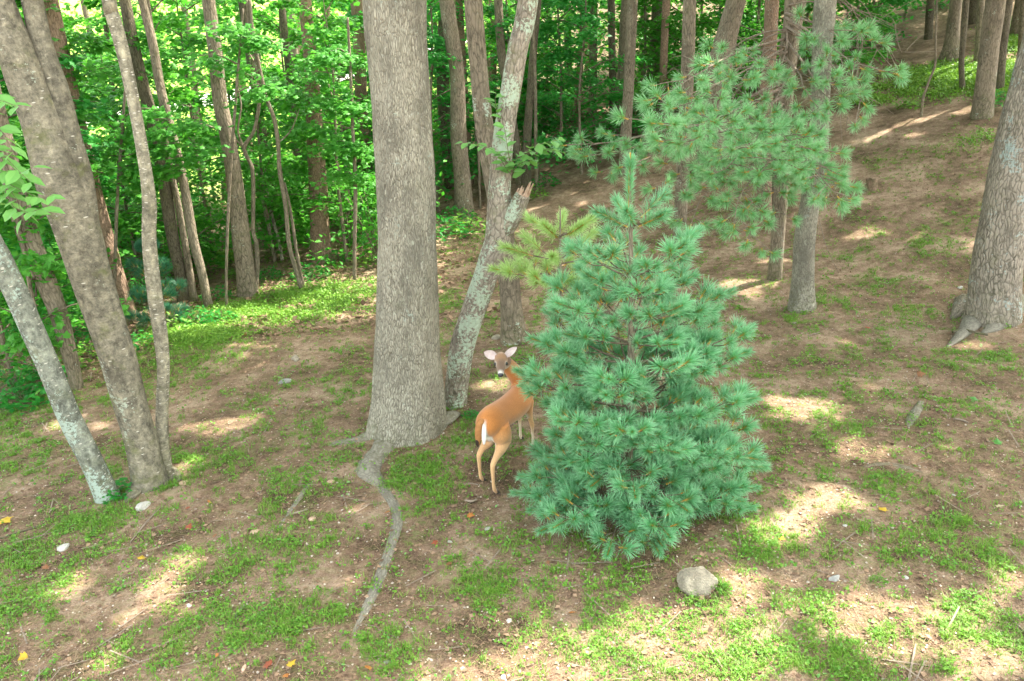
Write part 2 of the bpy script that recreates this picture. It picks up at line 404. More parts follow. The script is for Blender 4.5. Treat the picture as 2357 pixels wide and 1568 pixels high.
SUNNY = gspots([(1300, 1570, 330, 60, 1), (1620, 1520, 180, 40, .8), (1220, 1470, 90, 26, .6), (2200, 1400, 110, 24, .7), (2300, 1530, 110, 30, .7), (1700, 1340, 60, 16, .6),(1330, 1530, 230, 70, 1), (1560, 1450, 180, 45, .85), (1500, 1560, 300, 50, .9), (1800, 1220, 90, 32, 1), (1850, 940, 80, 22, .8), (2000, 1400, 150, 28, .7),
    (2140, 1500, 160, 30, .6), (1900, 1150, 70, 22, .7), (355, 1385, 45, 26, 1), (410, 1295, 35, 16, .9), (285, 1245, 16, 10, 1), (150, 1345, 30, 18, .8), (425, 1075, 18, 16, 1),
    (500, 980, 55, 12, .8), (575, 970, 25, 10, .7), (230, 985, 10, 5, .5), (140, 980, 30, 8, .8), (830, 1165, 14, 10, .8), (1135, 880, 40, 16, 1), (1290, 830, 40, 30, .9),
    (2135, 780, 40, 10, 1), (2240, 800, 30, 10, .8), (1980, 540, 40, 9, .8), (2090, 285, 50, 5, .9), (1990, 325, 50, 4, .8), (2090, 318, 25, 5, .8), (1720, 650, 50, 9, .6), (1780, 600, 40, 7, .5), (1720, 670, 30, 8, .6),
    (2240, 160, 130, 28, .9), (2200, 260, 60, 5, .8), (2100, 1050, 80, 14, .4), (220, 1540, 40, 14, .8), (860, 640, 20, 12, .9), (680, 590, 40, 12, .9), (1060, 700, 18, 8, .4),
    (2000, 890, 60, 12, .4), (1960, 1040, 60, 15, .6), (2330, 1330, 60, 20, .5), (1100, 1430, 50, 20, .4)])

SUNNY = [(a, b_, rx + .16, ry + .16, min(1, s_ * 1.2)) for a, b_, rx, ry, s_ in SUNNY]
# ------------------------------------------------------------------ ground
def axis(lo, hi, step, far_lo, far_hi, grow=1.13):
    a = list(np.arange(lo, hi, step)); s = step; x = a[-1]
    while x < far_hi: s = min(s * grow, 4); x += s; a.append(x)
    s = step; x = a[0]; pre = []
    while x > far_lo: s = min(s * grow, 4); x -= s; pre.append(x)
    return np.array(pre[::-1] + a)
xs = axis(-6.5, 7.5, .05, -110, 110); ys = axis(2.5, 13.5, .05, -30, 150)
GX, GY = np.meshgrid(xs, ys)
near = np.clip((18 - GY) / 6, 0, 1)
GZ = g(GX, GY) + near * (0.030 * (fbm(GX * 3.1, GY * 3.1, 4, 2) - .5) + .012 * (fbm(GX * 14, GY * 14, 2, 8) - .5))
V = np.stack([GX, GY, GZ], -1).reshape(-1, 3)
nx = len(xs)
i = np.arange(len(ys) - 1)[:, None] * nx; j = np.arange(nx - 1)[None]
F = np.stack([i + j, i + j + 1, i + nx + j + 1, i + nx + j], -1).reshape(-1, 4)
gme = mesh_np('ground', V, F, True)
gd = spotfield(GRASS, V[:, 0], V[:, 1])
fattr(gme, 'green', gd)
def mk_ground():
    m, n, out = newmat('soil')
    geo = N(n, 'ShaderNodeNewGeometry'); P = geo.outputs['Position']
    a = N(n, 'ShaderNodeAttribute', attribute_name='green')
    n1 = noise(n, P, 1.3, 5, .6); n2 = noise(n, P, 9, 6, .7, .3); n3 = noise(n, P, 60, 4, .7)
    s_ = math_(n, 'ADD', math_(n, 'MULTIPLY', n1, .45), math_(n, 'ADD', math_(n, 'MULTIPLY', n2, .3), math_(n, 'MULTIPLY', n3, .25)))
    col = ramp(n, s_, [(.40, (.075, .048, .032)), (.50, (.225, .145, .10)), (.59, (.395, .285, .205))])
    vor = N(n, 'ShaderNodeTexVoronoi'); vor.inputs['Scale'].default_value = 42; n.links.new(mixc(n, .12, P, noiseC(n, P, 12)), vor.inputs['Vector'])
    chip = ramp(n, vor.outputs['Distance'], [(.16, 1.0), (.30, 0.0)])
    sel = N(n, 'ShaderNodeSeparateColor'); n.links.new(vor.outputs['Color'], sel.inputs[0])
    cs = ramp(n, sel.outputs[0], [(.62, 0.0), (.66, .8)])
    ccol = ramp(n, sel.outputs[1], [(0, (.10, .055, .035)), (.4, (.24, .14, .09)), (.75, (.40, .31, .22)), (1, (.55, .50, .43))])
    col = mixc(n, math_(n, 'MULTIPLY', chip, cs), col, ccol)
    vor2 = N(n, 'ShaderNodeTexVoronoi'); vor2.inputs['Scale'].default_value = 120; n.links.new(P, vor2.inputs['Vector'])
    sel2 = N(n, 'ShaderNodeSeparateColor'); n.links.new(vor2.outputs['Color'], sel2.inputs[0])
    col = mixc(n, math_(n, 'MULTIPLY', ramp(n, vor2.outputs['Distance'], [(.2, 1.0), (.4, 0.0)]), ramp(n, sel2.outputs[0], [(.7, 0.0), (.72, .6)])), col,
               ramp(n, sel2.outputs[1], [(0, (.07, .045, .03)), (1, (.46, .37, .28))]))
    gn = noise(n, P, 16, 6, .75)
    gg = math_(n, 'MULTIPLY', ramp(n, gn, [(.46, 0.0), (.60, 1.0)]), math_(n, 'ADD', math_(n, 'MULTIPLY', a.outputs['Fac'], .4), .20))
    col = mixc(n, gg, col, mixc(n, n3, (.08, .15, .025), (.17, .29, .06)))
    sep = N(n, 'ShaderNodeSeparateXYZ'); n.links.new(P, sep.inputs[0])
    # open pasture beyond the wood
    far = ramp(n, math_(n, 'DIVIDE', sep.outputs[1], 100.0), [(.24, 0.0), (.32, 1.0)])
    lef = ramp(n, math_(n, 'ADD', math_(n, 'DIVIDE', sep.outputs[0], 40.0), .5), [(.40, 1.0), (.5, 0.0)])
    col = mixc(n, math_(n, 'MULTIPLY', far, lef), col, mixc(n, n1, (.20, .34, .05), (.34, .46, .10)))
    b = N(n, 'ShaderNodeBsdfPrincipled'); b.inputs['Roughness'].default_value = .95; b.inputs['Specular IOR Level'].default_value = .1
    n.links.new(col, b.inputs['Base Color'])
    hh = math_(n, 'ADD', math_(n, 'MULTIPLY', n2, .5), math_(n, 'ADD', math_(n, 'MULTIPLY', n3, .35), math_(n, 'MULTIPLY', chip, .12)))
    n.links.new(bump(n, hh, 1.0, .045), b.inputs['Normal']); n.links.new(b.outputs[0], out.inputs[0])
    return m
def noiseC(n, vec, sc):
    x = n.nodes.new('ShaderNodeTexNoise'); x.inputs['Scale'].default_value = sc; n.links.new(vec, x.inputs['Vector']); return x.outputs['Color']
M['soil'] = mk_ground()
tag(obj('ground', gme, M['soil']), kind='structure')
# pale lane seen through the wood, far left
def ribbon(name, pts, width, mat, lift):
    C = catmull(np.array(pts, float), 40); T = np.gradient(C, axis=0); nn = np.stack([-T[:, 1], T[:, 0]], 1); nn /= np.linalg.norm(nn, axis=1)[:, None]
    A = C[:, :2] + nn * width / 2; B = C[:, :2] - nn * width / 2
    k = 6; rows = []
    for q in range(k + 1):
        R = A * (1 - q / k) + B * (q / k); rows.append(np.column_stack([R, g(R[:, 0], R[:, 1]) + lift]))
    V = np.stack(rows, 1).reshape(-1, 3); m_ = k + 1
    i = np.arange(39)[:, None] * m_; j = np.arange(k)[None]
    F = np.stack([i + j, i + j + 1, i + m_ + j + 1, i + m_ + j], -1).reshape(-1, 4)
    return tag(obj(name, mesh_np(name, V, F, True), mat), kind='structure')
M['lane'] = plain('lane', (.42, .40, .37), (.60, .57, .52), 3)
ribbon('road', [(-60, 44, 0), (-35, 43, 0), (-20, 44, 0), (-8, 47, 0), (4, 52, 0)], 3.0, M['lane'], .03)

# ------------------------------------------------------------------ trees
ALLCROWN = []
def crown_leaves(c, rx, rz, ncl, per, rng, size=.26, clr=.85):
    P = []
    for _ in range(ncl):
        d = rng.normal(size=3); d /= np.linalg.norm(d); r = rng.random() ** .45
        q = np.array(c) + d * r * np.array([rx, rx, rz])
        P.append(q + rng.normal(size=(per, 3)) * np.array([clr, clr, clr * .45]) * (.5 + .5 * rng.random()))
    P = np.vstack(P)
    # canopy shaped for light: leaves culled so sun lands on chosen patches
    k = (P[:, 2] - 0.2) / SDIR.z
    gx = P[:, 0] - SDIR.x * k; gy = P[:, 1] - SDIR.y * k
    dz = g(gx, gy); k = (P[:, 2] - dz) / SDIR.z; gx = P[:, 0] - SDIR.x * k; gy = P[:, 1] - SDIR.y * k
    op = spotfield(SUNNY, gx, gy, 1.2)
    dap = fbm(gx * .9 + 31, gy * .9 + 17, 3, 14)
    op = np.maximum(op * 1.7, np.clip((dap - .64) * 7, 0, .8))
    op = np.maximum(op, .88 * ((gx < -1) & (gy > 11.5)))
    op = np.maximum(op, .8 * ((gy > 17) & (gx < 0)))
    op = np.maximum(op, .85 * ((gy > 21) & (gx < 7)))
    keep = rng.random(len(P)) > op
    P = P[keep]
    P = P[P[:, 2] > 8.3 + np.maximum(0, P[:, 1] - 55) * .1]
    n = rng.normal(size=(len(P), 3)) * .45 + np.array([0, 0, 1])
    return scatter_shape(*LEAF_RHOMB, P, n, rng.random(len(P)) * 6.28, size * (.7 + .6 * rng.random(len(P))))

def bark_mod(seed, flare=0.0, lobes=5, fl_h=.3, rough=.05, ridges=0.0, lump=.06, ph=0.0):
    def f(TH, VV, RR):
        R0 = RR
        a = vn2(np.cos(TH) * 1.5 + seed * 3.1 + 10, np.sin(TH) * 1.5 + VV * .9 + 10, seed) - .5
        b = vn2(np.cos(TH) * 4 + seed + 20, np.sin(TH) * 4 + VV * 3.5 + 20, seed + 1) - .5
        R0 = R0 * (1 + lump * 2 * a + rough * 2 * b)
        if ridges:
            q = vn2(TH * 14 + 3 * (vn2(VV * 2.2, TH * 2, seed) - .5), VV * 2.5, seed + 4)
            s1 = np.where(TH < 6.0, q, q)
            R0 = R0 + ridges * (s1 - .5)
        if flare:
            e = np.exp(-VV / fl_h)
            R0 = R0 * (1 + flare * e * (1 + .38 * np.cos(TH * lobes + ph + 1.2 * np.sin(TH + seed))))
        return R0
    return f

def px_path(points, Y, top=11.0, base=None, dY=0.0):
    """points (px,py,width px) from base up; all in one upright plane at distance Y; continues above the frame"""
    out = []
    for k_, (px, py, wd) in enumerate(points):
        YY = Y + dY * k_ / max(1, len(points) - 1)
        p = pt(px, py, YY); dist = (p - Vector((0, 0, H))).dot(fwd)
        out.append([p.x, p.y, p.z, wd / 2 / FPX * dist / math.sqrt(1 + ((px - CX) / FPX) ** 2)])
    for k_ in range(len(out)):                    # widths were taken level: correct for the lean
        a, b = out[max(0, k_ - 1)], out[min(len(out) - 1, k_ + 1)]
        dz, dx = abs(b[2] - a[2]), abs(b[0] - a[0]); out[k_][3] *= max(.8, dz / math.hypot(dx, dz))
    return out

def extend(P, top, rng, taper=.55):
    a = np.array(P[-2][:3]); b = np.array(P[-1][:3]); d = (b - a); d /= np.linalg.norm(d)
    z = b[2]; r = P[-1][3]; q = b.copy(); n = 4
    for i_ in range(1, n + 1):
        d = d * .72 + np.array([0, 0, 1]) * .28 + rng.normal(size=3) * .02; d /= np.linalg.norm(d)
        q = q + d * (top - z) / n
        P.append([q[0], q[1], q[2], r * (1 - (1 - taper) * i_ / n)])
    return P

def tree(name, label, cat, pts, mat, seed, Y=None, flare=.35, fl_h=.25, lobes=5, seg=22, rings=90, top=10.5, crown=(2.6, 1.9, 26, 70), group=None,
         ridges=0.0, lump=.04, rough=.03, dY=0.0, sink=.12, ph=0.0, extra=None, limbs=True):
    rng = np.random.default_rng(seed)
    b = at(pts[0][0], pts[0][1])
    if Y is not None: b = Vector(pt(pts[0][0], pts[0][1], Y)); b.z = gz(b.x, b.y)
    P = px_path(pts, b.y, dY=dY)
    if Y is not None: P[0][2] = b.z
    P = [[P[0][0], P[0][1], min(P[0][2], b.z) - sink, P[0][3]]] + P
    P = extend(P, top, rng)
    t = thing(name, label, cat, b, group)
    V, F, tc = tube(P, rings, seg, mod=bark_mod(seed, flare, lobes, fl_h, rough, ridges, lump, ph))
    part('trunk', V, F, mat, t, True, {'tc': tc})
    if crown:
        rx, rz, ncl, per = crown
        c = np.array(P[-1][:3]) + np.array([0, 0, .3])
        if limbs:
            A = Acc()
            for k_ in range(6):
                an = k_ * 1.05 + rng.random(); st = np.array(P[-3][:3]) * (.5) + np.array(P[-1][:3]) * .5
                st = np.array(P[-2][:3]) * (1 - k_ / 6) + np.array(P[-1][:3]) * (k_ / 6)
                e = c + np.array([math.cos(an) * rx * .75, math.sin(an) * rx * .75, rng.uniform(-.3, .8) * rz])
                mid = (st + e) / 2 + np.array([0, 0, .35])
                rr = P[-1][3] * .55
                A.add(*tube([[*st, rr], [*mid, rr * .6], [*e, rr * .2]], 10, 6))
            A.part('limb', mat, t)
        V, F = crown_leaves(c, rx, rz, ncl, per, rng)
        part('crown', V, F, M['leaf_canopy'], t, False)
    return t, P

BIG = (4.2, 1.9, 90, 110)
MID = (3.0, 1.8, 40, 90)
SML = (2.2, 1.5, 20, 60)

# --- the large central tree
t_big, P = tree('broadleaf_tree', 'huge grey furrowed trunk in the middle with flared foot and exposed roots', 'tree',
    [(938, 985, 172), (940, 930, 166), (940, 864, 158), (939, 760, 147), (938, 640, 140), (937, 522, 136), (932, 380, 137), (924, 240, 138), (915, 120, 141), (907, 0, 146)],
    M['bark_big'], 3, flare=.36, fl_h=.26, lobes=7, seg=200, rings=420, top=12, crown=BIG, ridges=.013, lump=.035, rough=.02, sink=.35)
def ground_root(parent, pts, mat, name='root', lift=.35, rings=60, seg=12, seed=0):
    """pts (px,py,width px) lying half buried in the soil"""
    C = []
    for px, py, wd in pts:
        p = at(px, py); d = (p - Vector((0, 0, H))).dot(fwd); r = wd / 2 / FPX * d
        C.append([p.x, p.y, p.z + r * lift - r * .35, r])
    V, F, tc = tube(C, rings, seg, ref=(0, 0, 1), mod=bark_mod(seed, 0, 3, .1, .12, 0, .12), ell=(.55, 1))
    return part(name, V, F, mat, parent, True, {'tc': tc})
ground_root(t_big, [(905, 1010, 40), (868, 1050, 64), (852, 1085, 58), (880, 1118, 34), (908, 1160, 26), (916, 1200, 27), (902, 1250, 26), (880, 1310, 29), (858, 1365, 29), (832, 1420, 22), (808, 1468, 6)], M['root'], seed=1, rings=130, seg=16, lift=.10)
ground_root(t_big, [(730, 1102, 6), (705, 1122, 16), (680, 1160, 20), (655, 1195, 16), (634, 1228, 4)], M['root'], seed=2, lift=.1)
ground_root(t_big, [(572, 1384, 4), (552, 1405, 9), (535, 1430, 10), (518, 1456, 3)], M['root'], seed=3, lift=.1)
ground_root(t_big, [(860, 1000, 70), (825, 1012, 40), (795, 1016, 34), (772, 1020, 22), (755, 1026, 4)], M['root'], seed=4, lift=.05)
ground_root(t_big, [(960, 985, 60), (1010, 980, 46), (1042, 962, 34), (1058, 955, 10)], M['root'], seed=5, lift=.8)
ground_root(t_big, [(900, 1000, 70), (880, 1035, 60), (840, 1070, 20), (815, 1085, 4)], M['root'], seed=7, lift=.2)

# --- the leaning tree with pale lichen and a snapped limb
t_lich, P_l = tree('leaning_tree', 'leaning trunk blotched with pale green lichen, snapped limb stub on its right', 'tree',
    [(1047, 930, 50), (1052, 880, 52), (1064, 796, 56), (1088, 720, 58), (1110, 659, 60), (1130, 600, 62), (1146, 550, 60), (1150, 470, 56), (1152, 411, 50), (1160, 308, 48), (1176, 205, 48), (1194, 103, 48), (1216, 0, 48)],
    M['bark_lichen'], 5, flare=.25, fl_h=.12, lobes=4, seg=56, rings=260, top=11, crown=MID, lump=.07, rough=.05)
Yl = t_lich.location.y
# stub
q = [pt(1146, 560, Yl), pt(1168, 515, Yl - .03), pt(1188, 480, Yl - .06), pt(1203, 448, Yl - .08)]
V, F, tc = tube([[*q[0], .085], [*q[1], .10], [*q[2], .088], [*q[3], .072]], 40, 32, mod=bark_mod(9, 0, 3, .1, .06, 0, .07))
stub = part('limb_stub', V, F, M['bark_lichen'], t_lich, True, {'tc': tc})
A = Acc(); rng = np.random.default_rng(4)
ax = (Vector(q[3]) - Vector(q[2])).normalized(); sx = ax.cross(Vector((0, 1, 0))).normalized(); sy = ax.cross(sx)
for k_ in range(34):
    an = k_ / 34 * 2 * pi; rr = rng.uniform(.15, 1) ** .5 * .066
    o_ = Vector(q[3]) + sx * math.cos(an) * rr + sy * math.sin(an) * rr - ax * .03
    ln = rng.uniform(.02, .07) + (.09 if math.cos(an) < -.2 and rng.random() < .5 else 0)
    ww = rng.uniform(.006, .014); e = o_ + ax * (ln + .03) + Vector(rng.normal(size=3) * .006)
    d1 = sx * ww; d2 = sy * ww
    A.add([o_ + d1, o_ + d2, o_ - d1, o_ - d2, e + d1 * .3, e + d2 * .2, e - d1 * .3, e - d2 * .2], [(0, 1, 5, 4), (1, 2, 6, 5), (2, 3, 7, 6), (3, 0, 4, 7), (4, 5, 6, 7)])
A.part('splintered_wood', M['rawwood'], stub, False)

def leafy_shoot(parent, stems, mat, seed, lsize=.085, spacing=.05, twig=M['twig'], shape=LEAF_OVAL, name='leafy_shoot', individually=True, droop=.5, rad=.005, inst=None):
    """stems: lists of world points; leaves alternate along them"""
    rng = np.random.default_rng(seed); A = Acc(); LP = []; LN = []; LD = []
    for st in stems:
        st = np.array(st, float); C = catmull(st, 30)
        A.add(*tube(np.column_stack([C, np.linspace(rad, rad * .3, 30)]), 16, 5, ref=(.3, .5, .8)))
        L = np.linalg.norm(np.diff(C, axis=0), axis=1).sum(); n = int(L / spacing)
        for k_ in range(2, n + 1):
            f = k_ / n; p = C[min(29, int(f * 29))]; tdir = C[min(29, int(f * 29) + 1 if f < .95 else 29)] - C[max(0, int(f * 29) - 1)]
            tdir = tdir / (np.linalg.norm(tdir) + 1e-9)
            side = np.cross(tdir, [0, 0, 1]); side /= np.linalg.norm(side) + 1e-9
            d = tdir * .55 + side * (1 if k_ % 2 else -1) * .8 + np.array([0, 0, -droop * rng.uniform(.2, 1)]) + rng.normal(size=3) * .15
            d /= np.linalg.norm(d)
            nrm = np.array([0, 0, 1.]) + rng.normal(size=3) * .3 + np.array([0, -.35, 0]); nrm -= d * (nrm @ d); nrm /= np.linalg.norm(nrm)
            LP.append(p); LN.append(nrm); LD.append(d)
    sh = A.part(name, twig, parent)
    V0, F0 = shape
    L0 = Vector(root_of(parent).location)
    me = inst or mesh_np('leaf', V0, F0, False)
    if not len(me.materials): me.materials.append(mat)
    for p, nn, d in zip(LP, LN, LD):
        o = bpy.data.objects.new('leaf', me); COL.objects.link(o); o.parent = sh
        yv = Vector(d); zv = Vector(nn); xv = yv.cross(zv); sc = lsize * rng.uniform(.65, 1.15)
        mt = Matrix((xv * sc, yv * sc, zv * sc)).transposed().to_4x4(); mt.translation = Vector(p) - L0
        o.matrix_local = mt
    return sh
Ys = Yl - .22
me_oval = mesh_np('leaf', *LEAF_OVAL, False); me_oval.materials.append(M['leaf_bright'])
def PX(L, Y): return [tuple(pt(a, b, Y + (c if c is not None else 0))) for a, b, c in L]
leafy_shoot(t_lich, [PX([(1178, 418, .12), (1180, 385, .02), (1195, 360, -.05), (1235, 335, -.15), (1285, 322, -.2)], Ys),
                     PX([(1180, 390, .05), (1150, 355, 0), (1110, 335, -.05), (1065, 328, -.1)], Ys),
                     PX([(1178, 400, .05), (1170, 350, .05), (1162, 300, .1), (1150, 250, .14)], Ys),
                     PX([(1190, 365, 0), (1225, 350, -.1), (1265, 345, -.2), (1290, 350, -.2)], Ys),
                     PX([(1180, 395, .05), (1200, 375, .0), (1230, 368, -.05)], Ys),
                     PX([(1178, 405, .05), (1160, 380, -.05), (1145, 350, -.1)], Ys),
                     PX([(1150, 280, .14), (1140, 235, .12), (1143, 215, .1)], Ys)], M['leaf_bright'], 3, lsize=.15, spacing=.038, inst=me_oval)

# --- the left group
t_l1, _ = tree('smooth_tree', 'smooth grey lichened trunk leaning left, thinnest of the trunks fanning out at far left foot', 'tree',
    [(249, 1145, 60), (210, 1060, 56), (163, 967, 57), (121, 864, 58), (68, 745, 60), (35, 670, 62), (0, 600, 64), (-60, 470, 64)],
    M['bark_grey'], 21, flare=.25, fl_h=.12, seg=48, rings=160, top=11, crown=MID, lump=.03)
t_l2, P2 = tree('forked_tree', 'massive mottled grey-brown trunk at left that forks into two stems', 'tree',
    [(347, 1115, 84), (322, 1010, 78), (290, 900, 82), (266, 810, 87), (240, 730, 92), (205, 620, 102), (175, 520, 112), (142, 420, 124), (100, 290, 104), (62, 190, 100), (30, 100, 95), (-8, 0, 88)],
    M['bark_smooth'], 22, flare=.38, fl_h=.16, lobes=4, seg=72, rings=260, top=11, crown=MID, lump=.04, sink=.3)
Y2 = t_l2.location.y
V, F, tc = tube(extend([[*pt(205, 620, Y2), .12], [*pt(196, 500, Y2 + .02), .105], [*pt(186, 411, Y2 + .04), .095], [*pt(168, 340, Y2 + .05), .09], [*pt(151, 274, Y2 + .07), .088], [*pt(133, 205, Y2 + .08), .085], [*pt(96, 103, Y2 + .12), .085], [*pt(72, -10, Y2 + .15), .08]], 9.5, np.random.default_rng(2)), 120, 48, mod=bark_mod(31, 0, 3, .1, .03, 0, .04))
part('stem', V, F, M['bark_smooth'], t_l2, True, {'tc': tc})
ground_root(t_l2, [(360, 1090, 60), (392, 1095, 40), (412, 1108, 12)], M['bark_smooth'], seed=12, lift=.5)
ground_root(t_l2, [(330, 1110, 50), (305, 1140, 34), (290, 1158, 8)], M['bark_smooth'], seed=13, lift=.5)
t_l3, P3 = tree('curved_tree', 'slender pale curving trunk with white horizontal dashes, growing from foot of forked trunk', 'tree',
    [(377, 1090, 46), (374, 1020, 32), (373, 950, 29), (376, 850, 29), (369, 770, 33), (358, 690, 34), (348, 610, 34), (343, 540, 33), (344, 470, 34), (336, 400, 30), (318, 290, 28), (299, 190, 30), (279, 103, 32), (257, 30, 34), (248, -10, 34)],
    M['bark_cherry'], 23, flare=.1, fl_h=.1, seg=40, rings=240, top=10, crown=SML, lump=.06, rough=.05)
# pale dashes (lenticels) on the curved trunk
rng = np.random.default_rng(8)
A = Acc()
C3 = catmull(P3, 400)
M['lenticel'] = plain('lenticel', (.55, .50, .42), (.72, .68, .60), 60)
for k_ in range(95):
    i_ = int(rng.uniform(8, 190)); p = C3[i_]; an = rng.uniform(pi, 2 * pi); r = p[3] * 1.02
    aw = rng.uniform(.12, .42); hh = rng.uniform(.004, .011)
    th = np.linspace(an - aw, an + aw, 6); vv = []
    for q_, s_ in ((0, -1), (1, 1)):
        for kk, t_ in enumerate(th):
            f = hh * (1 - abs(kk - 2.5) / 3.2)
            vv.append([p[0] + math.cos(t_) * r, p[1] + math.sin(t_) * r, p[2] + s_ * f + .15 * math.cos(t_) * r])
    vv = np.array(vv); A.add(vv, np.array([(q_, q_ + 1, q_ + 7, q_ + 6) for q_ in range(5)]))
#A.part('bark_marks', M['lenticel'], t_l3, True)
t_l4, _ = tree('straight_tree', 'brownish trunk behind the left trunks, running up past the left edge', 'tree',
    [(178, 893, 28), (160, 815, 36), (135, 720, 46), (103, 640, 52), (70, 556, 55), (45, 480, 55), (15, 360, 54), (-20, 220, 52)],
    M['bark_mid'], 24, flare=.2, seg=32, rings=110, top=10, crown=SML)

# --- trees behind, on the left
LT = [
 ('dark mossy trunk behind the curved pale trunk, widest of that rear cluster', [(426, 695, 34), (414, 625, 28), (397, 545, 30), (384, 460, 31), (371, 377, 31), (348, 270, 31), (322, 171, 31), (302, 80, 29), (287, 0, 28)], 'bark_dark', 0),
 ('slim grey-brown trunk just right of the dark mossy trunk, leaning left', [(481, 708, 20), (464, 625, 21), (446, 556, 23), (424, 428, 22), (400, 326, 23), (370, 206, 22), (352, 103, 22), (329, 10, 21)], 'bark_mid', 0),
 ('thinnest trunk squeezed between dark mossy trunk and slim grey one', [(446, 695, 18), (436, 625, 17), (423, 545, 16), (410, 470, 16), (397, 411, 15), (383, 330, 14), (372, 240, 12)], 'bark_mid', 1),
 ('straight brown trunk standing alone left of the big one, at the lawn edge', [(571, 680, 46), (565, 620, 44), (559, 573, 44), (548, 480, 41), (535, 377, 38), (521, 300, 36), (508, 240, 35), (497, 137, 33), (482, 17, 31)], 'bark_mid', 0),
 ('reddish-grey trunk rising from brown slope left of the big trunk', [(744, 600, 52), (738, 556, 48), (733, 450, 45), (728, 360, 42), (722, 250, 38), (716, 154, 32), (702, 0, 30)], 'bark_red', 0),
 ('pinkish brown trunk showing right beside left flank of the big trunk', [(843, 492, 34), (840, 420, 31), (836, 342, 30), (832, 240, 28), (826, 100, 28), (820, 0, 27)], 'bark_red', 0),
 ('dark thin trunk deep in shade between lone brown and reddish trunks', [(650, 560, 24), (636, 470, 24), (622, 400, 23), (604, 310, 22), (588, 210, 20), (570, 90, 20)], 'bark_dark', 3.5),
 ('dark narrow trunk left of the reddish-grey trunk', [(706, 540, 20), (694, 450, 19), (684, 370, 18), (676, 280, 18), (660, 120, 17)], 'bark_dark', 3),
 ('orange-brown trunk foot emerging behind the forked trunk', [(300, 742, 44), (280, 680, 44), (262, 620, 44), (240, 540, 44), (205, 400, 42)], 'bark_red', 0),
 ('thin grey trunk left of the curved pale trunk', [(312, 560, 16), (300, 500, 15), (285, 430, 14), (272, 350, 14), (262, 250, 13)], 'bark_dark', 2.5),
 ('pale grey trunk far behind in bright leaves near top left', [(700, 400, 20), (688, 250, 22), (675, 120, 22), (664, 0, 22)], 'bark_mid', 12),
 ('short dark trunk in front of the sunlit pasture', [(470, 430, 18), (455, 300, 18), (445, 170, 17), (430, 60, 16)], 'bark_dark', 14),
 ('slender trunk among leaves above the lone brown trunk', [(520, 460, 18), (512, 330, 16), (500, 180, 15), (500, 60, 14)], 'bark_dark', 13),
]
for k_, (lab, pts, mt, back) in enumerate(LT):
    Y = None
    if back: 
        b = at(pts[0][0], pts[0][1]); Y = b.y if back == 0 else None
    tree('forest_tree', lab, 'tree', pts, M[mt], 40 + k_, flare=.2, fl_h=.25, seg=20, rings=70, crown=SML if k_ % 2 else MID, group='trees of the wood behind')
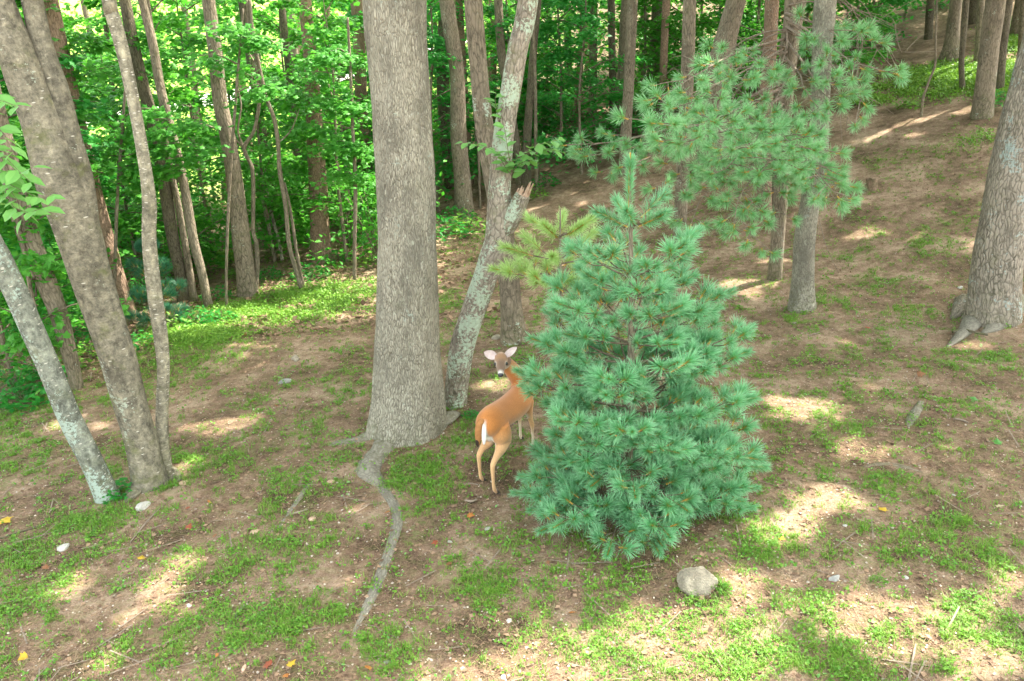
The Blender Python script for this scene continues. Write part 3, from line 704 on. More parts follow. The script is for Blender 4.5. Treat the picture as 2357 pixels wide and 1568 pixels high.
# --- centre and right
RT = [
 ('light brown trunk right of the big trunk, foot in leafy weeds', [(1069, 497, 44), (1065, 420, 40), (1058, 350, 38), (1055, 308, 38), (1052, 171, 33), (1040, 90, 35), (1028, 0, 35)], 'bark_mid'),
 ('straight trunk behind the lichened one, its foot just behind the deer', [(1182, 785, 58), (1176, 700, 50), (1168, 600, 50), (1156, 520, 48), (1140, 430, 46), (1127, 360, 45), (1113, 274, 44), (1103, 171, 42), (1089, 0, 42)], 'bark_mid'),
 ('thin upright trunk behind upper part of the lichened trunk', [(1197, 425, 18), (1190, 340, 17), (1176, 250, 18), (1156, 137, 20), (1147, 0, 20)], 'bark_mid'),
 ('dark rough trunk just right of the lichened trunk', [(1211, 440, 24), (1214, 308, 20), (1222, 205, 19), (1230, 85, 17), (1238, 0, 17)], 'bark_dark'),
 ('grey slender post-like stem right of the dark rough trunk', [(1235, 442, 9), (1235, 380, 8), (1233, 300, 8), (1232, 180, 7)], 'bark_mid'),
 ('pale brown trunk with a peeled foot deep in the wood centre', [(1326, 290, 18), (1332, 192, 15), (1340, 90, 16), (1345, 0, 16)], 'bark_red'),
 ('narrow trunk right of the pale peeled one', [(1363, 285, 16), (1363, 200, 15), (1364, 100, 15), (1366, 0, 14)], 'bark_mid'),
 ('dark double-width trunk in the shady wood above the pine', [(1411, 310, 19), (1411, 200, 18), (1408, 90, 17), (1407, 0, 17)], 'bark_dark'),
 ('grey trunk rising directly above tip of the young pine', [(1437, 400, 30), (1441, 300, 26), (1446, 220, 25), (1451, 110, 25), (1456, 0, 25)], 'bark_mid'),
 ('reddish trunk between pine tip and the pine boughs', [(1524, 300, 20), (1527, 171, 18), (1531, 60, 18), (1534, 0, 18)], 'bark_red'),
 ('grey-brown trunk whose foot hides behind right shoulder of the young pine', [(1562, 600, 34), (1566, 500, 31), (1572, 380, 31), (1578, 260, 31), (1583, 150, 31), (1588, 0, 31)], 'bark_mid'),
 ('broad leaning trunk behind the pine boughs', [(1630, 400, 60), (1645, 250, 62), (1660, 137, 58), (1682, 50, 50), (1700, -20, 46)], 'bark_mid'),
 ('reddish-brown trunk hung with dead twigs behind the pine boughs', [(1758, 500, 36), (1760, 380, 33), (1763, 240, 32), (1770, 137, 32), (1777, 0, 32)], 'bark_red'),
 ('smooth grey-brown trunk standing close left of the tall right trunk', [(1790, 480, 46), (1797, 340, 42), (1804, 240, 42), (1818, 103, 44), (1835, 0, 46)], 'bark_mid'),
 ('tall light grey trunk right of the young pine, foot in grass tuft', [(1845, 708, 62), (1848, 640, 52), (1852, 556, 49), (1863, 480, 46), (1876, 400, 44), (1885, 343, 43), (1890, 171, 47), (1900, 0, 52)], 'bark_big'),
 ('slim shaded trunk at upper right edge of the brown slope', [(2137, 90, 20), (2140, 40, 20), (2142, 0, 20)], 'bark_dark'),
 ('grey trunk with wide foot on the upper right slope', [(2188, 135, 50), (2192, 90, 36), (2196, 40, 31), (2200, 0, 30)], 'bark_mid'),
 ('dark crooked thin trunk on the sunny upper right lawn', [(2215, 205, 14), (2213, 140, 14), (2219, 70, 15), (2224, 0, 16)], 'bark_dark'),
 ('stout grey trunk on the upper right slope with flared foot', [(2260, 268, 52), (2266, 210, 50), (2274, 137, 48), (2284, 60, 50), (2292, 0, 50)], 'bark_mid'),
 ('thin trunk half hidden behind the stout upper right trunk', [(2300, 208, 22), (2306, 130, 22), (2314, 60, 22), (2322, 0, 22)], 'bark_dark'),
 ('slim trunk left of the stout upper right trunk', [(2250, 140, 18), (2254, 80, 18), (2258, 0, 18)], 'bark_mid'),
 ('small dark trunk at the right edge above the lawn', [(2349, 125, 14), (2352, 60, 14), (2356, 0, 14)], 'bark_dark'),
]
for k_, (lab, pts, mt) in enumerate(RT):
    big = pts[0][1] > 600 or pts[0][2] > 50
    tree('forest_tree', lab, 'tree', pts, M[mt], 80 + k_, flare=.22, fl_h=.2, seg=40 if pts[0][1] > 600 else 20, rings=120 if pts[0][1] > 600 else 60,
         crown=BIG if k_ in (14, 18, 16) else MID if k_ % 2 else SML, group='trees of the wood behind')
# --- right edge
t_r, _ = tree('right_edge_tree', 'stout furrowed trunk with lichen cut by the right edge of the photo', 'tree',
    [(2285, 735, 128), (2290, 680, 126), (2297, 600, 123), (2308, 522, 118), (2325, 420, 114), (2348, 310, 112), (2375, 200, 108), (2410, 60, 105), (2430, -20, 104)],
    M['bark_right'], 140, flare=.38, fl_h=.2, seg=90, rings=240, top=12, crown=BIG, lump=.05, ridges=.012, sink=.3)
ground_root(t_r, [(2270, 700, 60), (2240, 745, 46), (2210, 775, 26), (2180, 800, 6)], M['root'], seed=31, lift=.6)
ground_root(t_r, [(2345, 690, 40), (2325, 725, 40), (2290, 755, 34), (2262, 768, 10)], M['root'], seed=32, lift=.6)
ground_root(t_r, [(2230, 700, 60), (2205, 722, 30), (2190, 735, 8)], M['bark_right'], seed=33, lift=.6)
# unseen trees added beside the frame so their crowns shade the slope
for k_, (x, y) in enumerate([(10.5, 7.0), (8.8, 3.6), (13.5, 10.5), (12.5, 4.8), (7.2, 7.6), (15.2, 15.0), (17.0, 20.5), (20, 25)]):
    if k_ == 4: continue
    z = gz(x, y); b = Vector((x, y, z)); rng = np.random.default_rng(200 + k_)
    t = thing('added_shade_tree', 'unseen broadleaf tree added for its shade beyond the right edge of the view, %s' % ('nearest but one', 'nearest the viewer', 'third up the slope', 'farthest aside', '', 'fourth up the slope', 'fifth up the slope', 'last up the slope')[k_], 'tree', b, 'unseen trees added for shade right of the view')
    P_ = [[x, y, z - .2, .24], [x + .05, y, z + 2.5, .2], [x, y + .1, z + 6, .18], [x, y, z + 10.5, .13], [x, y, z + 13, .08]]
    V, F, tc = tube(P_, 50, 20, mod=bark_mod(k_, .3, 5, .3, .03, 0, .05)); part('trunk', V, F, M['bark_mid'], t, True, {'tc': tc})
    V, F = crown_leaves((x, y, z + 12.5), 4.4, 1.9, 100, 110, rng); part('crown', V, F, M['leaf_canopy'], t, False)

# ------------------------------------------------------------------ stump
b = at(2005, 437); t = thing('tree_stump', 'small weathered stump standing on the brown slope at right', 'stump', b)
d_ = (b - Vector((0, 0, H))).dot(fwd); r = 13 / FPX * d_
def stump_mod(TH, VV, RR): return RR * (1 + .12 * np.sin(TH * 7) + .1 * np.sin(TH * 3 + 1) + .25 * np.exp(-VV / .04))
V, F, tc = tube([[b.x, b.y, b.z - .05, r], [b.x, b.y, b.z + .06, r * .95], [b.x - .01, b.y, b.z + .2, r * .9]], 14, 24, mod=stump_mod)
jag = V[:, 2] > b.z + .17; V[jag, 2] += (np.sin(np.arctan2(V[jag, 1] - b.y, V[jag, 0] - b.x) * 5) * .03)
part('stump_wood', V, F, M['bark_red'], t, True, {'tc': tc})

# ------------------------------------------------------------------ understory trees with layered leaves
def spray_mesh(seed, n_br, h0, h1, reach, leaves_per, lsize, shape=LEAF_MAPLE):
    """foliage of a small tree in local space: flat sprays set in tiers"""
    rng = np.random.default_rng(seed); P = []; Nn = []; tw = Acc()
    for k_ in range(n_br):
        z = h0 + (h1 - h0) * (k_ + rng.random()) / n_br; an = rng.random() * 6.28
        rch = reach * (1 - .5 * (z - h0) / (h1 - h0)) * rng.uniform(.7, 1.1)
        d = np.array([math.cos(an), math.sin(an), 0]); sd_ = np.array([-d[1], d[0], 0])
        st = np.array([0, 0, z - .25]); en = d * rch + np.array([0, 0, z + rng.uniform(-.1, .25)])
        mid = (st + en) / 2 + np.array([0, 0, .12]); tw.add(*tube([[*st, .016], [*mid, .010], [*en, .003]], 8, 4, ref=(0, 0, 1)))
        m_ = leaves_per
        f = rng.random(m_) ** .7; lat = rng.normal(size=m_) * .26 * rch * (1.1 - f * .6)
        q = st + (en - st) * (f * 1.05)[:, None] + sd_ * lat[:, None]
        q[:, 2] += .12 * np.sin(f * pi) - .25 * np.abs(lat) ** 1.3 + rng.normal(size=m_) * .06 - .10 * f ** 2 * rch
        P.append(q)
        nn = rng.normal(size=(m_, 3)) * .38 + np.array([0, 0, 1]) + d * .25
        Nn.append(nn)
    P = np.vstack(P); Nn = np.vstack(Nn)
    V, F = scatter_shape(shape[0], shape[1], P, Nn, rng.random(len(P)) * 6.28, lsize * rng.uniform(.7, 1.2, len(P)))
    Vt, Ft, Tt = tw.get()
    mt = mesh_np('branches', Vt, Ft, True); fattr(mt, 'tc', Tt); mt.materials.append(M['twig'])
    return mesh_np('foliage', V, F, False), mt
MARKS = [(-20, 'at the extreme left edge'), (70, 'behind the left leaning grey trunk'), (180, 'behind the forked trunk'), (290, 'between forked and curved trunks'), (400, 'behind the dark mossy trunk'),
    (520, 'between slim grey and lone brown trunks'), (640, 'behind the thin sapling stems'), (740, 'around the reddish-grey trunk'), (850, 'just left of the big trunk'), (930, 'hidden behind the big trunk'), (1060, 'right of the big trunk'),
    (1180, 'around the lichened trunk'), (1290, 'right of the lichened trunk'), (1400, 'above the pine tip, left side'), (1500, 'above the pine tip, right side'), (1640, 'behind the pine boughs, left part'), (1760, 'behind the reddish trunk with dead twigs'), (1900, 'behind the tall light grey trunk'), (2100, 'on the brown slope top'), (2260, 'by the stout slope trunk'), (9999, 'at the upper right corner')]
def place_words(px, Y):
    w_ = [b_ for a_, b_ in MARKS if px <= a_][0]
    return w_ + (', nearest row' if Y < 14 else ', second row' if Y < 17 else ', third row' if Y < 20 else ', fourth row' if Y < 23 else ', fifth row' if Y < 27 else ', farthest row')
UV = []
for sd_, nb, h0, h1, rc, lp, ls in [(1, 22, .9, 5.2, 1.7, 150, .115), (2, 26, 1.4, 6.5, 2.0, 140, .12), (3, 18, .6, 3.6, 1.3, 140, .105), (4, 24, .5, 5.5, 1.9, 150, .115), (5, 22, .3, 4.0, 1.6, 150, .11)]:
    f_, b_ = spray_mesh(sd_, nb, h0, h1, rc, lp, ls); UV.append((f_, b_, h1))
for k_, u in enumerate(UV): u[0].materials.append(M['leaf_maple'] if k_ != 3 else M['leaf_maple_dark'])
stem_me = []
for k_, u in enumerate(UV):
    rg = np.random.default_rng(k_ + 70); h = u[2]
    V, F, tc = tube([[0, 0, -.15, .035], [.05 * rg.normal(), .05, h * .35, .03], [.1 * rg.normal(), 0, h * .7, .02], [0, 0, h, .006]], 30, 8, mod=bark_mod(k_, 0, 3, .1, .05, 0, .05))
    me = mesh_np('trunk', V, F, True); fattr(me, 'tc', tc); me.materials.append(M['bark_mid']); stem_me.append(me)
def under(x, y, v, s, rot, label, group='leafy understory trees in the wood', name='understory_tree'):
    t = thing(name, label, 'tree', (x, y, gz(x, y)), group); t.rotation_euler = (0, 0, rot); t.scale = (s, s, s)
    obj('trunk', stem_me[v], None, t); obj('branches', UV[v][1], None, t); obj('foliage', UV[v][0], None, t)
    return t
def under_px(px, py, Y, v, s, rot, label, **kw):
    p = pt(px, py, Y); return under(p.x, Y, v, s, rot, ('leafy young maple at upper right ' if 'right' in kw.get('group', '') else 'leafy young maple ') + place_words(px, Y), **kw)
rng = np.random.default_rng(77)
UL = 'leafy young maple in the dense green tangle of the wood at upper left'
spots_u = []
# the left wood
for (px, Y, v, s) in [(60, 12, 3, 1.0), (210, 13, 0, 1.0), (300, 15.5, 4, 1.1), (420, 14.5, 0, 1.0), (480, 17, 1, 1.0), (620, 16, 4, 1.0), (560, 19, 1, 1.1), (700, 20, 0, 1.1), (790, 15.5, 0, .95), (800, 19, 4, 1.2),
        (20, 16, 1, 1.1), (140, 17, 0, 1.1), (230, 20, 4, 1.2), (350, 21, 1, 1.1), (640, 23, 1, 1.1), (760, 25, 1, 1.2), (860, 22, 3, 1.1), (-60, 13, 1, 1.1), (100, 22, 1, 1.2), (500, 25, 0, 1.2), (-40, 20, 4, 1.2), (40, 9.6, 2, .9), (-60, 10, 0, .9)]:
    under_px(px, 500, Y, v, s, rng.random() * 6.28, UL)
ML = 'leafy young maple in the shaded wood behind the upright trunks at top centre'
for (px, Y, v, s) in [(1000, 20, 3, 1.1), (1100, 22, 3, 1.2), (1010, 26, 1, 1.2), (1180, 24, 0, 1.2), (1290, 22, 3, 1.1), (1260, 27, 4, 1.3), (1370, 25, 1, 1.2), (1340, 20.5, 3, 1.0), (1480, 24, 0, 1.2), (1560, 23, 4, 1.2), (1430, 28, 4, 1.4), (1640, 26, 3, 1.3), (1730, 24, 1, 1.2), (1830, 26, 4, 1.3), (1950, 28, 3, 1.2), (900, 24, 3, 1.2), (1600, 30, 1, 1.4), (1130, 29, 4, 1.4), (1500, 31, 1, 1.4), (1760, 30, 4, 1.4), (960, 30, 1, 1.3)]:
    under_px(px, 300, Y, v, s, rng.random() * 6.28, ML, group='leafy understory trees at top centre')

for (px, Y, v, s) in [(2010, 25, 3, 1.0), (2080, 27, 1, 1.1), (2150, 28, 4, 1.1), (2330, 26, 0, 1.0), (2260, 30, 3, 1.2), (2390, 24, 2, 1.2), (1950, 22, 2, 1.1)]:
    under_px(px, 60, Y, v, s, rng.random() * 6.28, 'leafy young maple crowning the slope at upper right', group='leafy understory trees at upper right')
# sapling stems in front of the left wood
def sapling(pts, label, mat='bark_mid', seed=0, twigs=None, Yoff=0):
    b = at(pts[0][0], pts[0][1]); P = px_path(pts, b.y)
    P[0][2] -= .05
    t = thing('sapling', label, 'sapling', b, 'bare sapling stems by the wood edge')
    V, F, tc = tube(P, 70, 10, mod=bark_mod(seed, .15, 3, .1, .04, 0, .06)); part('trunk', V, F, M[mat], t, True, {'tc': tc})
    for k_, tw in enumerate(twigs or []):
        C = px_path(tw, b.y, dY=.2); V, F, tc = tube(C, 20, 6); part('branch', V, F, M[mat], t, True, {'tc': tc})
    return t
sapling([(586, 678, 12), (592, 620, 11), (590, 560, 11), (583, 534, 10), (583, 440, 10), (580, 385, 10), (562, 343, 10), (585, 300, 9), (597, 230, 9), (590, 150, 8), (575, 70, 8), (570, 0, 7)],
        'crooked grey sapling stem beside the lone brown trunk', seed=1, twigs=[[(562, 343, 8), (530, 310, 6), (480, 290, 5), (440, 280, 4)], [(562, 343, 7), (548, 300, 5), (555, 240, 4), (540, 180, 3)], [(590, 150, 6), (560, 110, 4), (500, 95, 3)]])
sapling([(696, 668, 11), (682, 625, 11), (665, 560, 11), (658, 480, 11), (644, 394, 11), (640, 330, 10), (631, 274, 10), (612, 220, 9), (597, 154, 9), (582, 75, 8), (575, 0, 7)],
        'tall wavering sapling stem, rightmost of the thin stems at lawn edge', seed=2, twigs=[[(640, 330, 6), (670, 300, 4), (690, 250, 3)], [(582, 75, 6), (620, 90, 4), (660, 130, 3)]])
sapling([(700, 660, 9), (690, 620, 9), (680, 560, 8), (668, 480, 7), (655, 420, 5)], 'shorter stem joined at foot with the tall wavering sapling', seed=3)
sapling([(634, 598, 7), (626, 560, 7), (612, 500, 7), (600, 440, 6), (590, 400, 4)], 'pale short stem in the middle of the thin stems', 'bark_cherry', seed=4)
sapling([(650, 600, 8), (640, 550, 8), (622, 480, 7), (612, 420, 5)], 'pale stem crossing behind the tall wavering sapling', 'bark_cherry', seed=5)
sapling([(712, 570, 8), (704, 520, 8), (692, 470, 7), (683, 430, 5)], 'pale brown leaning stem next to reddish-grey trunk', 'bark_cherry', seed=6)
sapling([(797, 540, 8), (790, 500, 8), (785, 440, 7), (780, 380, 5)], 'small grey stem before the leafy bank beside big trunk', seed=7)
sapling([(2121, 268, 7), (2124, 230, 7), (2135, 195, 6), (2152, 150, 6), (2154, 100, 5), (2156, 0, 5)], 'thin bent sapling on the upper right slope', seed=8)
sapling([(1972, 200, 7), (1973, 130, 7), (1975, 60, 7), (1976, 0, 6)], 'thin upright stem right of the tall grey trunk behind needles', seed=9)
sapling([(1105, 480, 6), (1103, 400, 6), (1100, 320, 5)], 'thin stem right of the light brown trunk', seed=10)

def layered_maple(stem, layers, label, seed):
    rg = np.random.default_rng(seed); b = at(stem[0][0], stem[0][1]); t = thing('understory_tree', label, 'tree', b, 'layered maples before the left wood')
    P = px_path(stem, b.y); P[0][2] -= .1
    V, F, tc = tube(P, 50, 8, mod=bark_mod(seed, .1, 3, .1, .04, 0, .05)); part('trunk', V, F, M['bark_mid'], t, True, {'tc': tc})
    C = catmull(P, 60); LP = []
    for (px, py, dy, rx, n_) in layers:
        e = np.array(pt(px, py, b.y + dy)); st = C[int(np.argmin(np.abs(C[:, 2] - (e[2] - .1))))][:3]
        V, F, tc = tube([[*st, .012], [*((st + e) / 2 + np.array([0, 0, .08])), .008], [*e, .003]], 12, 6, ref=(.1, .9, .3)); part('branch', V, F, M['twig'], t, True, {'tc': tc})
        q = np.array([e + (st - e) * rg.random() * .8 for _ in range(n_)]) + rg.normal(size=(n_, 3)) * np.array([rx * .42, rx * .4, .055]); q[:, 2] -= .28 * np.hypot(q[:, 0] - e[0], q[:, 1] - e[1]) ** 1.4; LP.append(q)
    LP = np.vstack(LP); V, F = scatter_shape(*LEAF_MAPLE, LP, rg.normal(size=(len(LP), 3)) * .33 + np.array([0, -.35, 1]), rg.random(len(LP)) * 6.28, rg.uniform(.065, .125, len(LP)))
    part('foliage', V, F, M['leaf_maple'], t, False)
layered_maple([(262, 752, 9), (263, 690, 9), (268, 500, 9), (275, 380, 8), (285, 250, 7), (292, 130, 5)], [(400, 330, -.3, .5, 260), (340, 385, -.3, .4, 200), (450, 280, -.2, .55, 300), (370, 255, 0, .45, 200), (500, 340, -.2, .4, 160), (300, 300, .1, .4, 150), (420, 385, -.1, .35, 120)], 'young maple with flat leaf layers crossing slim trunks right of the curved trunk', 71)
layered_maple([(815, 645, 9), (816, 560, 9), (818, 430, 9), (812, 300, 8), (806, 150, 7), (800, 40, 5)], [(760, 330, -.3, .5, 260), (820, 240, -.3, .45, 240), (740, 230, -.1, .5, 240), (790, 400, -.2, .45, 220), (700, 290, 0, .4, 160), (830, 340, -.3, .35, 160), (760, 120, 0, .5, 220), (690, 170, 0, .4, 140)], 'young maple with flat leaf layers just left of the big trunk', 72)
layered_maple([(520, 708, 7), (521, 610, 7), (530, 400, 8), (545, 200, 7), (560, 20, 5)], [(600, 90, 0, .5, 220), (520, 60, -.2, .5, 220), (640, 200, .1, .4, 150), (450, 130, 0, .4, 150)], 'young maple whose high leaf layers cross the lone brown trunk', 73)
# leaves of a young tree reaching in from the left edge
b = Vector((-4.35, 5.6, 0)); b.z = gz(b.x, b.y)
t = thing('left_edge_sapling', 'big pale-leaved sapling branch reaching in over trunks at left edge', 'sapling', b)
V, F, tc = tube([[b.x, b.y, b.z - .1, .03], [b.x - .05, b.y, b.z + 1.2, .025], [b.x, b.y, b.z + 2.4, .018], [b.x, b.y - .05, b.z + 3.4, .008]], 40, 8); part('trunk', V, F, M['twig'], t, True, {'tc': tc})
me_big = mesh_np('leaf', *LEAF_OVAL, False); me_big.materials.append(M['leaf_bright'])
def LP_(a, *L):
    z = [(b.x, b.y, b.z + a)]
    return z + [tuple(pt(px, py, Y)) for px, py, Y in L]
leafy_shoot(t, [LP_(2.6, (-40, 250, 5.5), (-5, 232, 5.3), (40, 245, 5.2)), LP_(2.2, (-30, 330, 5.4), (10, 320, 5.2), (30, 350, 5.1)),
                LP_(1.9, (-30, 380, 5.4), (30, 385, 5.2), (70, 420, 5.1)), LP_(1.8, (-30, 440, 5.4), (30, 430, 5.2), (80, 455, 5.1), (125, 450, 5.0)),
                LP_(1.7, (-30, 440, 5.4), (20, 470, 5.2), (60, 490, 5.1), (95, 480, 5.0)), LP_(1.9, (-30, 360, 5.4), (20, 405, 5.2), (75, 385, 5.1)), LP_(1.7, (-20, 470, 5.4), (35, 455, 5.2), (50, 505, 5.1))],
            M['leaf_bright'], 9, lsize=.13, spacing=.06, inst=me_big)

# far wood: leaf mass and trunks beyond
rng = np.random.default_rng(5)
def far_wood():
    P = []
    for k_ in range(620):
        x = rng.uniform(-34, 34); y = rng.uniform(31, 46) if x > -9 else rng.uniform(34, 42)
        if x < -7 and rng.random() < .62: continue
        zt = gz(x, y); hz = zt + rng.uniform(.2, 9.5)
        P.append(np.array([x, y, hz]) + rng.normal(size=(120, 3)) * np.array([1.0, .8, .45]))
    P = np.vstack(P)
    P = P[P[:, 2] > g(P[:, 0], P[:, 1])]
    n = rng.normal(size=(len(P), 3)) * .6 + np.array([0, -.3, .8])
    return scatter_shape(*LEAF_RHOMB, P, n, rng.random(len(P)) * 6.28, rng.uniform(.13, .26, len(P)))
V, F = far_wood()
tag(obj('far_woodland', mesh_np('far_woodland', V, F), M['leaf_far']), 'mass of sunlit leaves closing the view deep in the wood', 'woodland', kind='stuff')
FT = 'thin trunk far back among the leaves of the wood'
for k_ in range(46):
    x = rng.uniform(-22, 22); y = rng.uniform(22, 36) 
    if abs(x) > .62 * y: continue
    z = gz(x, y); r = rng.uniform(.09, .2)
    t = thing('distant_tree', FT, 'tree', (x, y, z), 'distant trunks deep in the wood')
    V, F, tc = tube([[x, y, z - .2, r * 1.2], [x + rng.normal() * .1, y, z + 3, r], [x + rng.normal() * .3, y, z + 7, r * .8], [x, y, z + 11, r * .4]], 24, 10, mod=bark_mod(k_, .2, 4, .3, .03, 0, .04))
    part('trunk', V, F, M[['bark_mid', 'bark_dark', 'bark_red'][k_ % 3]], t, True, {'tc': tc})

# ------------------------------------------------------------------ pines
def tuft_mesh(seed, n=100, L=.125, stem=.06, wid=.0021, mat=None, ang=(22, 92)):
    rng = np.random.default_rng(seed)
    V = []; F = []; AL = []; MI = []
    # twig core (orange) : small 4-sided
    for k_ in range(n):
        f = rng.random() ** .8; base = np.array([0, 0, f * stem])
        phi = rng.random() * 6.28; a = math.radians(rng.uniform(*ang)) * (1.0 - .45 * f) 
        d = np.array([math.sin(a) * math.cos(phi), math.sin(a) * math.sin(phi), math.cos(a)])
        ln = L * rng.uniform(.75, 1.1)
        s_ = np.cross(d, rng.normal(size=3)); s_ /= np.linalg.norm(s_)
        mid = base + d * ln * .55 + np.array([0, 0, .004]); e = base + d * ln + np.array([0, 0, -.006]) * rng.random()
        i_ = len(V); V += [base - s_ * wid * .6, base + s_ * wid * .6, mid + s_ * wid, e + s_ * wid * .25, e - s_ * wid * .25, mid - s_ * wid]
        AL += [0, 0, .5, 1, 1, .5]
        F += [(i_, i_ + 1, i_ + 2, i_ + 5), (i_ + 5, i_ + 2, i_ + 3, i_ + 4)]; MI += [0, 0]
    r = .007
    i_ = len(V)
    for z, rr in ((-.02, r), (stem * 1.05, r * .8)):
        for q_ in range(4): V.append([rr * math.cos(q_ * pi / 2), rr * math.sin(q_ * pi / 2), z]); AL.append(0)
    for q_ in range(4): F.append((i_ + q_, i_ + (q_ + 1) % 4, i_ + 4 + (q_ + 1) % 4, i_ + 4 + q_)); MI.append(1)
    me = mesh_np('needle_tuft', V, F); fattr(me, 'along', AL)
    me.materials.append(mat); me.materials.append(M['twig_orange']); me.polygons.foreach_set('material_index', MI)
    return me, np.array(V), np.array(F), np.array(AL), np.array(MI)
TUFL = {k_: [tuft_mesh(40 + i_, n=300, L=.105, stem=.27, wid=.0019, mat=M[k_], ang=(32, 75)) for i_ in range(3)] for k_ in ('needle', 'needle_yellow')}
TUF = {k_: [tuft_mesh(10 + i_ + h_, mat=M[k_]) for i_ in range(4)] for h_, k_ in enumerate(('needle', 'needle_green', 'needle_yellow', 'needle_dark'))}

def put_tufts(tufts, key, thing_, branches, limit=300, scale=1.0, seed=0):
    """tufts: (pos, dir, branch index, size).  the nearest ones to the viewer are single parts, the rest one mesh"""
    rng = np.random.default_rng(seed); L0 = Vector(thing_.location); cam_p = Vector((0, 0, H))
    order = sorted(range(len(tufts)), key=lambda i_: (Vector(tufts[i_][0]) - cam_p).length)
    rest = Acc(); AL = []; MI = []
    for rank, i_ in enumerate(order):
        p, d, bi, sz = tufts[i_]
        if sz > 5: sz -= 10; me, TV, TF, TA, TM = TUFL[key][int(rng.integers(3))]
        else: me, TV, TF, TA, TM = TUF[key][int(rng.integers(4))]
        q_ = Vector(d).to_track_quat('Z', 'Y').to_matrix() @ Matrix.Rotation(rng.random() * 6.28, 3, 'Z')
        s_ = sz * scale
        if rank < limit:
            o = bpy.data.objects.new('needle_tuft', me); COL.objects.link(o); o.parent = branches[bi]
            mt = (q_ * s_).to_4x4(); mt.translation = Vector(p) - L0; o.matrix_local = mt
        else:
            R = np.array(q_) * s_; rest.add(TV @ R.T + np.array(p), TF); AL.append(TA); MI.append(TM)
    if rest.n:
        V, F, _ = rest.get(); me = mesh_np('inner_needles', V - np.array(L0), F); fattr(me, 'along', np.concatenate(AL))
        me.materials.append(M[key]); me.materials.append(M['twig_orange']); me.polygons.foreach_set('material_index', np.concatenate(MI).astype(np.int32))
        o = obj('inner_needles', me, None, thing_); o['kind'] = 'stuff'

